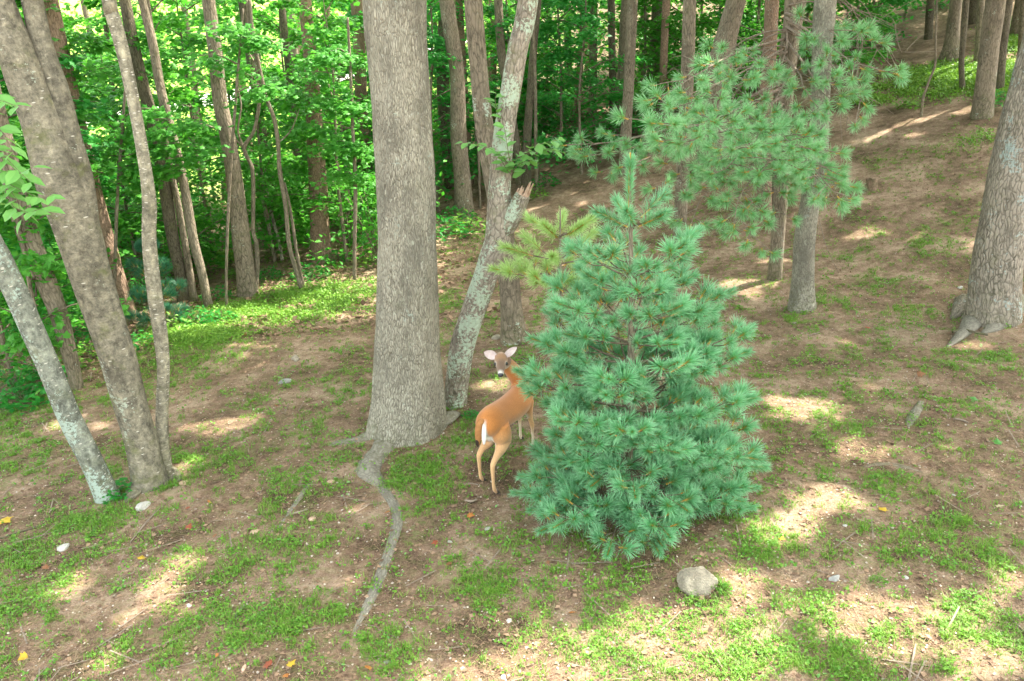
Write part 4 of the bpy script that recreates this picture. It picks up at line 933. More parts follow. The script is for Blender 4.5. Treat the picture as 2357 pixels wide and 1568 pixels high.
# hero pine
b = at(1440, 1165)
HP = Vector(pt(1420, 352, b.y)).z - b.z
pine = thing('young_pine', 'bushy blue-green young pine in the foreground hiding half the deer', 'pine tree', b)
V, F, tc = tube([[b.x, b.y, b.z - .1, .045], [b.x + .01, b.y, b.z + HP * .3, .036], [b.x, b.y, b.z + HP * .6, .024], [b.x - .03, b.y, b.z + HP * .85, .013], [b.x - .045, b.y, b.z + HP - .08, .006]], 60, 12, mod=bark_mod(1, .2, 4, .1, .03, 0, .04))
part('trunk', V, F, M['bark_mid'], pine, True, {'tc': tc})
def prof(t_):
    xs_ = [0, .15, .33, .52, .66, .76, .84, .90, .94, 1.0]; rs_ = [.94, 1.0, .94, .76, .52, .33, .22, .13, .06, .03]
    return float(np.interp(t_, xs_, rs_))
def build_pine(pt_, b, HP, R, whorls, seed, key, limit, trunk_r=.02, per=(6, 8), tz=1.0, leader=True, asym=None, dens=1.0, rise=.42, start=.05, spec=None):
    rng = np.random.default_rng(seed); brs = []; tufts = []
    bi = 0
    for w_ in range(whorls):
        t_ = spec[w_][0] if spec else start + (.93 - start) * (w_ / (whorls - 1)) ** .92
        nb = spec[w_][3] if spec else int(rng.integers(per[0], per[1] + 1)) - (3 if t_ > .72 and HP > 2.5 else 0); a0 = rng.random() * 6.28
        for k_ in range(nb):
            an = a0 + k_ * 6.28 / nb + rng.normal() * .15; rr = (spec[w_][1] if spec else R * prof(t_)) * (rng.uniform(.90, 1.10) if spec else rng.uniform(.82, 1.12))
            if asym: rr *= asym(an, t_)
            d = np.array([math.cos(an), math.sin(an), 0]); z0 = b.z + HP * (t_ - .07 * (1 - t_)) + rng.normal() * .05 * (1 - t_ * .7)
            z0 = max(z0, b.z + .08)
            st = np.array([b.x, b.y, z0]); rs_ = rr * spec[w_][2] * rng.uniform(.8, 1.2) if spec else rise * rr * (2.6 if t_ > .72 else 1.5 if t_ > .5 else 1) 
            en = st + d * rr + np.array([0, 0, rs_ * (1.0 if t_ > .3 else .55)]); mid = st + d * rr * .5 + np.array([0, 0, rs_ * (.42 if spec and t_ > .5 else .28)])
            A = Acc(); C = catmull(np.array([st, mid, en]), 14)
            A.add(*tube(np.column_stack([C, np.linspace(.012 * min(1, rr) + .003, .004, 14)]), 10, 5, ref=(0, 0, 1)))
            # side shoots
            side = np.array([-d[1], d[0], 0]); m_ = max(2, int(round(rr / .225 * dens)))
            if spec:
                ed = C[-1] - C[-3]; ed = ed / np.linalg.norm(ed); lsz = min(1.0, rr / .30) if t_ > .8 else rng.uniform(.62, .85)
                tufts.append((C[-1] - ed * .26 * lsz * (1 if t_ > .8 else .75), ed, bi, 10 + lsz))
                if t_ > .8: m_ = 0
            else: tufts.append((C[-1], C[-1] - C[-2] + np.array([0, 0, .03]), bi, rng.uniform(.9, 1.15)))
            for q_ in range(1, m_ + 1):
                for sg in (-1, 1):
                    f = .22 + .76 * (q_ - .5 + rng.uniform(-.2, .2)) / m_; p0 = C[int(f * 13)]
                    ln = (.09 + .34 * rr * (1 - f) ) * rng.uniform(.7, 1.15)
                    dd = d * .62 + side * sg * .8 + np.array([0, 0, .28 + rng.normal() * .12]); dd /= np.linalg.norm(dd)
                    p1 = p0 + dd * ln
                    A.add(*tube([[*p0, .005], [*((p0 + p1) / 2 + np.array([0, 0, -.01])), .0042], [*p1, .0035]], 5, 4, ref=(0, 0, 1)))
                    tufts.append((p1 - dd * .03, dd + np.array([0, 0, .45]), bi, rng.uniform(.75, 1.12)))
                    if ln > .2:
                        for s2 in (-1, 1):
                            d2 = dd * .7 + np.cross(dd, [0, 0, 1]) * s2 * .6 + np.array([0, 0, rng.normal() * .15]); d2 /= np.linalg.norm(d2); p2 = p0 + (p1 - p0) * .55
                            A.add(*tube([[*p2, .004], [*(p2 + d2 * .07), .003]], 3, 4, ref=(0, 0, 1)))
                            tufts.append((p2 + d2 * .05, d2 + np.array([0, 0, .4]), bi, rng.uniform(.75, 1)))
            V, F, T = A.get(); brs.append(part('branch', V, F, M['twig'], pt_, True, {'tc': T})); bi += 1
    if leader:
        A = Acc(); tx = b.x - .045 * HP / 3; A.add(*tube([[tx, b.y, b.z + HP * .9, .01], [tx, b.y, b.z + HP, .005]], 4, 5)); V, F, T = A.get(); brs.append(part('leader', V, F, M['twig_orange'], pt_, True, {'tc': T}))
        if spec:
            for z_ in (.875, .925): tufts.append((np.array([tx, b.y, b.z + HP * z_ - .02]), np.array([0.02, 0, 1.]), bi, 10.72))
            tufts.append((np.array([tx, b.y, b.z + HP * .955]), np.array([0, 0, 1.]), bi, .8))
        else:
            for k_ in range(6): tufts.append((np.array([tx, b.y, b.z + HP * (.90 + .1 * k_ / 5) - .1]), np.array([0, 0, 1.]), bi, .8))
    put_tufts(tufts, key, pt_, brs, limit, tz, seed)
    return len(tufts)
SPEC = [(.04, .80, .10, 8), (.09, .82, .16, 6), (.14, .90, .16, 7), (.20, .84, .18, 6), (.25, .88, .24, 7), (.31, .78, .24, 6), (.36, .82, .30, 7), (.42, .68, .30, 6), (.47, .72, .36, 7), (.53, .54, .36, 5), (.585, .60, .40, 6), (.65, .40, .45, 5), (.705, .41, .58, 5), (.825, .30, .50, 5)]
n_ = build_pine(pine, b, HP, .95, 14, 5, 'needle', 300, spec=SPEC, asym=lambda an, t_: .74 if (math.cos(an) < -.5 and .17 < t_ < .29) else 1.06 if (math.cos(an) < -.5 and .29 < t_ < .45) else (1.10 if abs(math.cos(an)) > .5 and .44 < t_ < .72 else 1.13 if math.cos(an) > .5 and t_ < .45 else 1))
print('hero tufts', n_)

# small yellow-green pine behind its left shoulder
b2 = Vector(pt(1290, 900, 7.0)); b2.z = gz(b2.x, b2.y)
t = thing('yellowish_pine', 'light yellow-green small pine poking out behind left shoulder of the young pine', 'pine tree', b2)
hp2 = Vector(pt(1290, 480, 7.0)).z - b2.z
V, F, tc = tube([[b2.x, b2.y, b2.z - .1, .03], [b2.x, b2.y, b2.z + hp2 * .5, .02], [b2.x, b2.y, b2.z + hp2, .006]], 30, 8); part('trunk', V, F, M['bark_mid'], t, True, {'tc': tc})
build_pine(t, b2, hp2, .62, 3, 9, 'needle_yellow', 90, spec=[(.72, .52, .25, 6), (.81, .50, .35, 5), (.90, .30, .5, 5)], leader=False)
# dark small pine at the left wood edge
b3 = at(370, 748); t = thing('dark_pine', 'soft dark teal little pine at the wood edge behind the curved trunk', 'pine tree', b3)
hp3 = Vector(pt(360, 560, b3.y)).z - b3.z
V, F, tc = tube([[b3.x, b3.y, b3.z - .1, .03], [b3.x, b3.y, b3.z + hp3 * .5, .02], [b3.x, b3.y, b3.z + hp3, .006]], 30, 8); part('trunk', V, F, M['bark_mid'], t, True, {'tc': tc})
build_pine(t, b3, hp3, .42, 4, 19, 'needle_dark', 90, per=(4, 6), rise=.3, dens=.8)

# big pine with hanging boughs
def bough_pine():
    rng = np.random.default_rng(15)
    b = Vector(pt(1790, 480, 12.2)); b.z = gz(b.x, b.y)
    t = thing('hanging_pine', 'pine whose drooping light green boughs hang in front of the upright trunks at right', 'pine tree', b)
    P = px_path([(1800, 470, 34), (1806, 300, 32), (1812, 150, 30), (1820, 0, 28)], 12.2); P[0][2] = b.z - .1; P = extend(P, 9.5, rng)
    V, F, tc = tube(P, 60, 18, mod=bark_mod(5, .15, 4, .2, .03, 0, .04)); part('trunk', V, F, M['bark_mid'], t, True, {'tc': tc})
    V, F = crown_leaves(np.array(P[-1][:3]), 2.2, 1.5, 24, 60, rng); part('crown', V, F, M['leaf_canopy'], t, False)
    B = [[(1806, 90, 12.2), (1700, 120, 10.5), (1590, 180, 9.2), (1500, 240, 8.6)], [(1806, 110, 12.2), (1720, 160, 10.5), (1640, 200, 9.5), (1580, 260, 9)],
         [(1802, 200, 12.2), (1700, 250, 10.2), (1600, 290, 8.8), (1505, 285, 8.0)], [(1802, 220, 12.2), (1710, 280, 10), (1640, 310, 8.8), (1570, 330, 8.2)],
         [(1802, 250, 12.2), (1760, 290, 10), (1730, 330, 8.8), (1690, 345, 8.2)], [(1802, 250, 12.2), (1800, 300, 10), (1820, 330, 9), (1870, 345, 8.4)],
         [(1800, 300, 12.2), (1780, 340, 10), (1770, 370, 9), (1750, 400, 8.5)], [(1800, 300, 12.2), (1860, 370, 10), (1900, 420, 9.2), (1930, 455, 9)],
         [(1800, 330, 12.2), (1860, 390, 10.2), (1900, 430, 9.6), (1930, 470, 9.4)], [(1800, 340, 12.2), (1740, 400, 10.4), (1700, 460, 9.6), (1690, 520, 9.2)],
         [(1800, 350, 12.2), (1760, 420, 10.4), (1750, 470, 9.8), (1720, 555, 9.4)], [(1800, 340, 12.2), (1700, 400, 10.4), (1620, 450, 9.8), (1590, 520, 9.6)], [(1800, 300, 12.2), (1660, 360, 10.4), (1570, 400, 9.8), (1540, 440, 9.6)],
         [(1808, 40, 12.2), (1890, 90, 11), (1960, 140, 10.4), (2060, 170, 10)], [(1808, 60, 12.2), (1880, 110, 11), (1930, 170, 10.4), (1990, 240, 10)], [(1808, 90, 12.2), (1860, 160, 11), (1890, 210, 10.4), (1930, 240, 10)],
         [(1808, 30, 12.2), (1890, 60, 11), (1950, 90, 10.6), (1990, 70, 10.4)], [(1805, 130, 12.2), (1840, 170, 11), (1850, 200, 10.4), (1890, 260, 10)],
         [(1804, 180, 12.2), (1650, 260, 11), (1450, 320, 10.2), (1300, 335, 9.8)], [(1804, 190, 12.2), (1600, 280, 11), (1460, 340, 10.2), (1350, 360, 9.8)], [(1804, 200, 12.2), (1620, 300, 11), (1500, 360, 10.2), (1430, 385, 9.8)],
         [(1802, 240, 12.2), (1740, 300, 10), (1680, 380, 9.2), (1640, 400, 8.8)]]
    brs = []; tufts = []
    for bi, L in enumerate(B):
        C = catmull(np.array([tuple(pt(*p)) for p in L]), 30); A = Acc()
        A.add(*tube(np.column_stack([C, np.linspace(.020, .004, 30)]), 24, 6, ref=(0, 0, 1)))
        tufts.append((C[-1], C[-1] - C[-2], bi, 1.1))
        left = bi in (18, 19, 20)
        nside = 15 if bi < 13 else 8
        for k_ in range(nside):
            f = (.38 if not left else .62) + (.60 if not left else .36) * k_ / (nside - 1); i_ = int(f * 29); p0 = C[i_]; td = C[min(29, i_ + 1)] - C[i_ - 1]; td /= np.linalg.norm(td)
            sdv = np.cross(td, [0, 0, 1]); sdv /= np.linalg.norm(sdv); sg = 1 if k_ % 2 else -1
            dd = td * .6 + sdv * sg * rng.uniform(.5, 1) + np.array([0, 0, rng.uniform(-.25, .3)]); dd /= np.linalg.norm(dd)
            ln = rng.uniform(.12, .5); p1 = p0 + dd * ln + np.array([0, 0, -.05 * ln])
            A.add(*tube([[*p0, .006], [*((p0 + p1) / 2 + np.array([0, 0, .01])), .005], [*p1, .004]], 5, 4, ref=(0, 0, 1)))
            tufts.append((p1 - dd * .03, dd + np.array([0, -.2, .1]), bi, rng.uniform(.85, 1.2)))
            if ln > .25:
                p2 = p0 + (p1 - p0) * .55; d2 = dd * .5 - sdv * sg * .5 + rng.normal(size=3) * .3; d2 /= np.linalg.norm(d2)
                A.add(*tube([[*p2, .004], [*(p2 + d2 * .08), .003]], 3, 4, ref=(0, 0, 1)))
                tufts.append((p2 + d2 * .06, d2 + np.array([0, -.2, 0]), bi, rng.uniform(.8, 1.1)))
        V, F, T = A.get(); brs.append(part('bough', V, F, M['deadtwig'], t, True, {'tc': T}))
    put_tufts(tufts, 'needle_green', t, brs, 300, 1.05, 4)
    print('bough tufts', len(tufts))
    # bare dead branches
    def dead(px0, py0, Y, n, spread, seed):
        rg = np.random.default_rng(seed); 
        for k_ in range(n):
            p = Vector(pt(px0, py0 + rg.uniform(-60, 60), Y)); C = [np.array([*p, .014])]; d = np.array([rg.uniform(-1, 1) + spread, rg.uniform(-.9, .1), rg.uniform(-.2, .5)])
            A = Acc()
            for q_ in range(5):
                d = d + rg.normal(size=3) * .25 + np.array([0, 0, -.22]); d /= np.linalg.norm(d); l_ = C[-1][:3] + d * .33
                C.append(np.array([*l_, .014 * (1 - (q_ + 1) / 5.6)]))
                for s_ in range(2):
                    e = l_ + (d + rg.normal(size=3) * .8) * rg.uniform(.12, .35); mm = (l_ + e) / 2 + rg.normal(size=3) * .03
                    A.add(*tube([[*l_, .005], [*mm, .004], [*e, .002]], 6, 4, ref=(.2, .9, .3)))
            A.add(*tube(C, 24, 6, ref=(.1, .9, .3))); V, F, T = A.get(); part('dead_branch', V, F, M['deadtwig'], t, True, {'tc': T})
    dead(1812, 120, 12.1, 7, -.9, 3); dead(1815, 20, 12.1, 9, 1.3, 4); dead(1806, 250, 12.1, 4, -.8, 5)
bough_pine()
exec_deer = True

# ------------------------------------------------------------------ the deer
def build_deer():
    hr_r = at(1143, 1138); hr_l = at(1112, 1110); hf_r = at(1229, 1036); hf_l = at(1200, 1014)
    rc = (hr_r + hr_l) / 2; fc = (hf_r + hf_l) / 2
    h = (fc - rc); h.z = 0; L = h.length; h.normalize(); lf = Vector((-h.y, h.x, 0))
    O = rc + h * (L * .53); O.z = (rc.z + fc.z) / 2
    t = thing('deer', 'brown doe with white-edged tail looking back at the camera from behind the pine', 'deer', O)
    def W(X, Y, Z): return np.array([*(O + h * X + lf * Y + Vector((0, 0, Z)))])
    def loc(p): d = p - O; return d.dot(h), d.dot(lf), d.z
    A = Acc()
    # torso as lofted ellipses
    st = [(-.53, .72, .03, .03), (-.515, .71, .085, .10), (-.46, .70, .135, .155), (-.36, .69, .155, .18), (-.22, .675, .15, .175), (-.05, .655, .155, .175), (.12, .645, .16, .185), (.26, .66, .145, .19), (.36, .69, .115, .165), (.44, .73, .08, .12), (.47, .74, .03, .05)]
    n = 28; V = []
    S_ = catmull(np.array([(a, b_ * .89, c * .80, d * .79) for a, b_, c, d in st]), 40)
    for X, Z, wv, hv in S_:
        for q_ in range(n):
            a = q_ * 2 * pi / n; V.append(W(X, math.cos(a) * max(wv, .01) * (1 - .12 * max(0, math.sin(a))), Z + math.sin(a) * max(hv, .01)))
    F = [(i_ * n + q_, i_ * n + (q_ + 1) % n, (i_ + 1) * n + (q_ + 1) % n, (i_ + 1) * n + q_) for i_ in range(39) for q_ in range(n)]
    c0 = len(V); V.append(W(-.535, 0, .63)); V.append(W(.48, 0, .64))
    for q_ in range(0, n, 2): F.append((c0, (q_ + 2) % n, (q_ + 1) % n, q_)); F.append((c0 + 1, 39 * n + q_, 39 * n + (q_ + 1) % n, 39 * n + (q_ + 2) % n))
    A.add(np.array(V), np.array(F))
    # head position
    hc = pt(1153, 836, O.y + .12); 
    hd = Vector((-.02, -.96, -.27)).normalized()           # the way the face points
    back = hc - hd * .07
    nb0 = W(.28, 0, .63); nb1 = W(.36, .04, .69)
    bk = np.array(back)
    nm = (nb1 + bk) / 2 + np.array([.02, .02, -.015])
    def T_(P, nr=24, ns=18, ref=(1, 0, 0), ell=None): V, F, _ = tube(P, nr, ns, ref=ref, ell=ell); A.add(V, F)
    T_([[*nb0, .115], [*nb1, .10], [*nm, .078], [*bk, .06], [*(bk + np.array(hd) * .03), .055]], 30, 20, ref=(0, 0, 1))
    # head
    hb = np.array(hc) - np.array(hd) * .075; H_ = lambda s_, dz=0: np.array(hc) + np.array(hd) * s_ + np.array([0, 0, dz])
    T_([[*H_(-.10, .0), .02], [*H_(-.085, .005), .052], [*H_(-.03, .012), .066], [*H_(.02, .006), .060], [*H_(.07, -.006), .043], [*H_(.12, -.014), .031], [*H_(.155, -.018), .028], [*H_(.172, -.02), .012]], 34, 20, ref=(1, 0, 0), ell=(.92, 1.05))
    T_([[*H_(-.02, -.05), .03], [*H_(.06, -.04), .028], [*H_(.14, -.034), .02]], 12, 12)
    # legs; weights shift them to the hoofs
    def leg(hoof, chain):
        X, Y, Z = loc(hoof); hx, hy, hz = chain[-1][:3]; P = []
        for (a, b_, c, r, wt) in chain: P.append([*W(a + (X - hx) * wt, b_ + (Y - hy) * wt, c + (Z - 0) * wt), r])
        T_(P, 46, 14)
        return P
    zr = .0
    lr = [(-.34, 0, .58, .085, 0), (-.33, 0, .50, .100, .05), (-.28, 0, .42, .080, .2), (-.32, 0, .36, .052, .4), (-.38, 0, .345, .033, .65), (-.45, 0, .31, .025, .85), (-.455, 0, .27, .021, .9), (-.445, 0, .16, .0165, 1), (-.435, 0, .085, .0175, 1), (-.425, 0, .065, .020, 1), (-.405, 0, .038, .016, 1), (-.39, 0, .022, .018, 1)]
    side = lambda ch, y: [(a, y, c, r, w_) for a, b_, c, r, w_ in ch]
    Lg = [leg(hr_r, side(lr, -.07)), leg(hr_l, side(lr, .07))]
    lfw = [(.27, 0, .56, .06, 0), (.27, 0, .46, .046, .1), (.28, 0, .39, .032, .3), (.285, 0, .33, .024, .6), (.29, 0, .285, .024, .8), (.29, 0, .22, .0165, .9), (.29, 0, .12, .0145, 1), (.29, 0, .065, .018, 1), (.30, 0, .04, .015, 1), (.31, 0, .022, .016, 1)]
    Lg += [leg(hf_r, side(lfw, -.065)), leg(hf_l, side(lfw, .065))]
    V, F, _ = A.get()
    L0 = np.array(O); me = mesh_np('raw', V - L0, F, True)
    tmp = bpy.data.objects.new('body', me); COL.objects.link(tmp)
    rm = tmp.modifiers.new('r', 'REMESH'); rm.mode = 'VOXEL'; rm.voxel_size = .0075; rm.use_smooth_shade = True
    sm = tmp.modifiers.new('s', 'SMOOTH'); sm.factor = .5; sm.iterations = 8
    dg = bpy.context.evaluated_depsgraph_get(); dg.update()
    body = bpy.data.meshes.new_from_object(tmp.evaluated_get(dg)); bpy.data.objects.remove(tmp)
    nv = len(body.vertices); co = np.zeros(nv * 3, np.float32); body.vertices.foreach_get('co', co); co = co.reshape(-1, 3)
    X = co @ np.array(h); Y = co @ np.array(lf); Z = co[:, 2]
    nz_ = fbm(co[:, 0] * 9 + 5, co[:, 1] * 9 + co[:, 2] * 8 + 5, 4, 2)
    base = np.array([.50, .195, .052]); c = np.tile(base, (nv, 1)) * (.85 + .35 * nz_)[:, None]
    def mixin(mask, col): 
        nonlocal c
        mask = np.clip(mask, 0, 1)[:, None]; c = c * (1 - mask) + np.array(col) * mask
    ss = lambda a, b_, x: np.clip((x - a) / (b_ - a), 0, 1)
    mixin(ss(.60, .72, Z) * ss(.80, .72, Z) * .5 * (X < .45), (.36, .13, .035))          # darker back
    mixin(ss(.60, .38, Z) * .8, (.66, .42, .22))                                        # paler lower limbs
    mixin(ss(.46, .43, Z) * (Z > .38) * ss(.10, .05, abs(Y)) * (abs(X) < .3), (.75, .70, .62))  # belly
    mixin(ss(.30, .20, Z) * (X > 0) * .75, (.72, .63, .50))
    mixin(ss(.04, .02, abs(Y)) * ss(-.44, -.50, X) * ss(.40, .46, Z) * ss(.70, .64, Z), (.85, .82, .78))  # rump
    # inner thighs
    mixin(ss(.05, .025, abs(Y)) * ss(.34, .42, Z) * ss(.54, .48, Z) * (X < -.30), (.80, .77, .72))
    hl = co - (np.array(hc) - L0); s_ = hl @ np.array(hd); rad = np.linalg.norm(hl - s_[:, None] * np.array(hd), axis=1); inh = (np.linalg.norm(hl, axis=1) < .21) & (s_ > -.10) & (rad < .1)
    mixin(inh * .88, (.20, .145, .108)); 
    mixin(inh * ss(.0, .05, s_) * ss(.034, .018, abs(hl[:, 0])) * (hl[:, 2] > -.04) * .6, (.13, .085, .06))
    mixin(inh * ss(.05, .00, s_) * (hl[:, 2] > .02) * .6, (.36, .19, .09))
    mixin(inh * ss(.115, .15, s_), (.66, .62, .58))
    for sg in (-1, 1):
        ex = np.array([sg * .047, 0, 0]) + np.array(hd) * .035 + np.array([0, 0, .012]); dd = np.linalg.norm(hl - ex, axis=1)
        mixin(inh * ss(.036, .018, dd) * .6, (.62, .57, .52))
    mixin(inh * (hl[:, 2] < -.035) * ss(-.035, -.06, hl[:, 2]), (.62, .56, .50))
    neck = (Z > .78) & ~inh
    mixin(neck * ss(.84, .90, Z) * .35, (.45, .30, .18))
    me = body; ca = me.color_attributes.new('fur', 'FLOAT_COLOR', 'POINT'); ca.data.foreach_set('color', np.column_stack([c, np.ones(nv)]).astype(np.float32).ravel())
    m, n_, out = newmat('fur'); a = N(n_, 'ShaderNodeAttribute', attribute_name='fur'); tcn = N(n_, 'ShaderNodeTexCoord')
    f1 = noise(n_, mapv(n_, tcn.outputs['Object'], (160, 160, 60)), 1, 3, .6)
    bs = N(n_, 'ShaderNodeBsdfPrincipled'); bs.inputs['Roughness'].default_value = .75; bs.inputs['Specular IOR Level'].default_value = .2
    bs.inputs['Sheen Weight'].default_value = .25
    n_.links.new(mixc(n_, .5, a.outputs['Color'], mixc(n_, f1, (.2, .2, .2), (1.7, 1.7, 1.7)), 'MULTIPLY'), bs.inputs['Base Color']); n_.links.new(bump(n_, f1, .35, .004), bs.inputs['Normal']); n_.links.new(bs.outputs[0], out.inputs[0])
    M['fur'] = m
    me.name = 'body'; me.materials.clear(); me.materials.append(m)
    for p in me.polygons: p.use_smooth = True
    obj('body', me, None, t)
    # eyes, nose
    def ball(name, c_, rr, mat, sc=(1, 1, 1)):
        V, F, tc = tube([[*(np.array(c_) + np.array([0, 0, z * rr * sc[2]])), rr * math.sqrt(max(0, 1 - z * z)) + 1e-4] for z in np.linspace(-1, 1, 9)], 17, 14, ref=(1, 0, 0), ell=(sc[0], sc[1]))
        return part(name, V, F, mat, t, True)
    M['eye'] = plain('eye', (.006, .004, .003), (.012, .008, .006), 5, rough=.08, bs=0, spec=.8)
    M['nose'] = plain('nose', (.02, .02, .025), (.05, .05, .06), 60, rough=.35, spec=.6)
    hcv = np.array(hc); hdv = np.array(hd)
    for sg in (-1, 1): ball('eye', hcv + hdv * .038 + np.array([sg * .051, 0, .016]), .0165, M['eye'])
    ball('nose', hcv + hdv * .162 + np.array([0, 0, -.010]), .025, M['nose'], (1.05, .8, .8))
    # ears: cupped leaves with thickness
    def ear(base, tip, facing, wid):
        base = np.array(base); tip = np.array(tip); ax = tip - base; Ln = np.linalg.norm(ax); ax /= Ln
        fc_ = np.array(facing, float); fc_ -= ax * (fc_ @ ax); fc_ /= np.linalg.norm(fc_); sd_ = np.cross(ax, fc_)
        Vi = []; nu, nv_ = 9, 12
        for lay, off in ((0, 0.0), (1, -.007)):
            for i_ in range(nv_):
                f = i_ / (nv_ - 1); w_ = wid * (math.sin(pi * min(1, f * .80 + .17)) ** .8) * (1 if f < .98 else .3)
                for j_ in range(nu):
                    u = (j_ / (nu - 1) - .5) * 2
                    Vi.append(base + ax * Ln * f + sd_ * w_ * u + fc_ * (wid * .55 * u * u * (1 - f * .6) + off * (1 - u * u)))
        Vi = np.array(Vi); Fi = []
        for i_ in range(nv_ - 1):
            for j_ in range(nu - 1):
                a_ = i_ * nu + j_; Fi.append((a_, a_ + 1, a_ + nu + 1, a_ + nu)); 
        Fo = [(a_ + nu * nv_, d_ + nu * nv_, c_ + nu * nv_, b_ + nu * nv_) for a_, b_, c_, d_ in Fi]
        o = part('ear', Vi, np.array(Fi + Fo), M['ear_in'], t, True); o.data.materials.append(M['ear_out'])
        o.data.polygons.foreach_set('material_index', np.array([0] * len(Fi) + [1] * len(Fo), np.int32))
    M['ear_in'] = plain('ear_in', (.50, .38, .36), (.66, .56, .54), 30, bs=.1); M['ear_out'] = plain('ear_out', (.22, .15, .10), (.34, .24, .17), 40)
    eb = hcv - hdv * .045
    ear(eb + np.array([-.045, 0, .035]), np.array(pt(1114, 811, hcv[1] + .06)), (.25, -1, .25), .042)
    ear(eb + np.array([.045, 0, .035]), np.array(pt(1190, 799, hcv[1] + .06)), (-.75, -1, .2), .034)
    # tail: brown above, white fringe
    M['tail_fur'] = plain('tail_fur', (.30, .13, .05), (.46, .22, .08), 30); M['white_fur'] = plain('white_fur', (.78, .76, .74), (.9, .88, .86), 40); M['black_fur'] = plain('black_fur', (.02, .015, .012), (.06, .04, .03), 40)
    tb = W(-.51, .0, .69)
    V, F, tc = tube([[*tb, .022], [*W(-.55, .02, .66), .028], [*W(-.56, .03, .58), .030], [*W(-.555, .035, .51), .024], [*W(-.55, .035, .46), .008]], 24, 12, ell=(1, .6)); tl = part('tail', V, F, M['tail_fur'], t)
    V, F, tc = tube([[*W(-.52, -.005, .665), .012], [*W(-.535, -.012, .60), .020], [*W(-.535, -.012, .52), .020], [*W(-.53, -.005, .46), .008]], 20, 12, ell=(1, .6)); part('white_fringe', V, F, M['white_fur'], tl)
    V, F, tc = tube([[*W(-.562, .04, .51), .016], [*W(-.565, .042, .47), .014], [*W(-.555, .04, .44), .005]], 10, 10, ell=(1, .6)); part('dark_tip', V, F, M['black_fur'], tl)
    # hoofs
    M['hoof'] = plain('hoof', (.05, .04, .035), (.12, .10, .085), 40, rough=.5)
    for hv in (hr_r, hr_l, hf_r, hf_l):
        X_, Y_, Z_ = loc(hv)
        off = .035 if hv in (hr_r, hr_l) else .02
        A2 = Acc()
        for sg in (-1, 1):
            V, F, _ = tube([[*W(X_ - .01 , Y_ + sg * .009, Z_ + .045), .010], [*W(X_ + .005, Y_ + sg * .010, Z_ + .028), .013], [*W(X_ + .02, Y_ + sg * .010, Z_ + .004), .015], [*W(X_ + .022, Y_ + sg * .010, Z_ - .004), .014]], 8, 8, ref=(1, 0, 0)); A2.add(V, F)
        A2.part('hoof', M['hoof'], t)
build_deer()

# ------------------------------------------------------------------ stones, roots, sticks, fallen leaves
M['stone'] = plain('stone', (.17, .145, .11), (.40, .35, .27), 9, rough=.85, bs=.8, bd=.01)
M['stone_white'] = plain('stone_white', (.32, .30, .27), (.54, .52, .48), 20, rough=.7, bs=.5)
M['stone_pink'] = plain('stone_pink', (.42, .26, .18), (.60, .42, .32), 20, rough=.8, bs=.5)
M['stone_grey'] = plain('stone_grey', (.20, .20, .19), (.40, .39, .36), 20, rough=.85, bs=.6)
def rock(px, py, wpx, hpx, label, mat, seed, name='stone', sink=.3, flat=.6, rot=0.0, sub=2, cuts=8):
    rng = np.random.default_rng(seed); b = at(px, py); d_ = (b - Vector((0, 0, H))).dot(fwd); rx = wpx / 2 / FPX * d_
    import bmesh
    bm = bmesh.new(); bmesh.ops.create_icosphere(bm, subdivisions=sub + 1, radius=1)
    pl = [(lambda q_: (q_ / np.linalg.norm(q_), rng.uniform(.62, .9)))(rng.normal(size=3)) for _ in range(cuts)]
    for v in bm.verts:
        p = np.array(v.co)
        for nn, dd in pl:
            k_ = p @ nn
            if k_ > dd: p = p - nn * (k_ - dd)
        p = p * (1 + .05 * rng.normal() * .4 + .07 * (vn2(p[0] * 2.2 + 9, p[1] * 2.2 + p[2] * 1.7 + 9, seed) - .5))
        v.co = Vector((p[0] * rx, p[1] * rx * (hpx / wpx) * 1.5, p[2] * rx * flat))
    me = bpy.data.meshes.new(name); bm.to_mesh(me); bm.free()
    for p in me.polygons: p.use_smooth = False
    o = obj(name, me, mat); o.location = b + Vector((0, 0, rx * flat * (1 - 2 * sink) * .8)); o.rotation_euler = (rng.normal() * .1, rng.normal() * .1, rot)
    return tag(o, label, 'stone')
rock(1604, 1345, 92, 66, 'large pale boulder in front of the young pine', M['stone'], 3, 'boulder', flat=.72, sink=.36, sub=4, cuts=16)
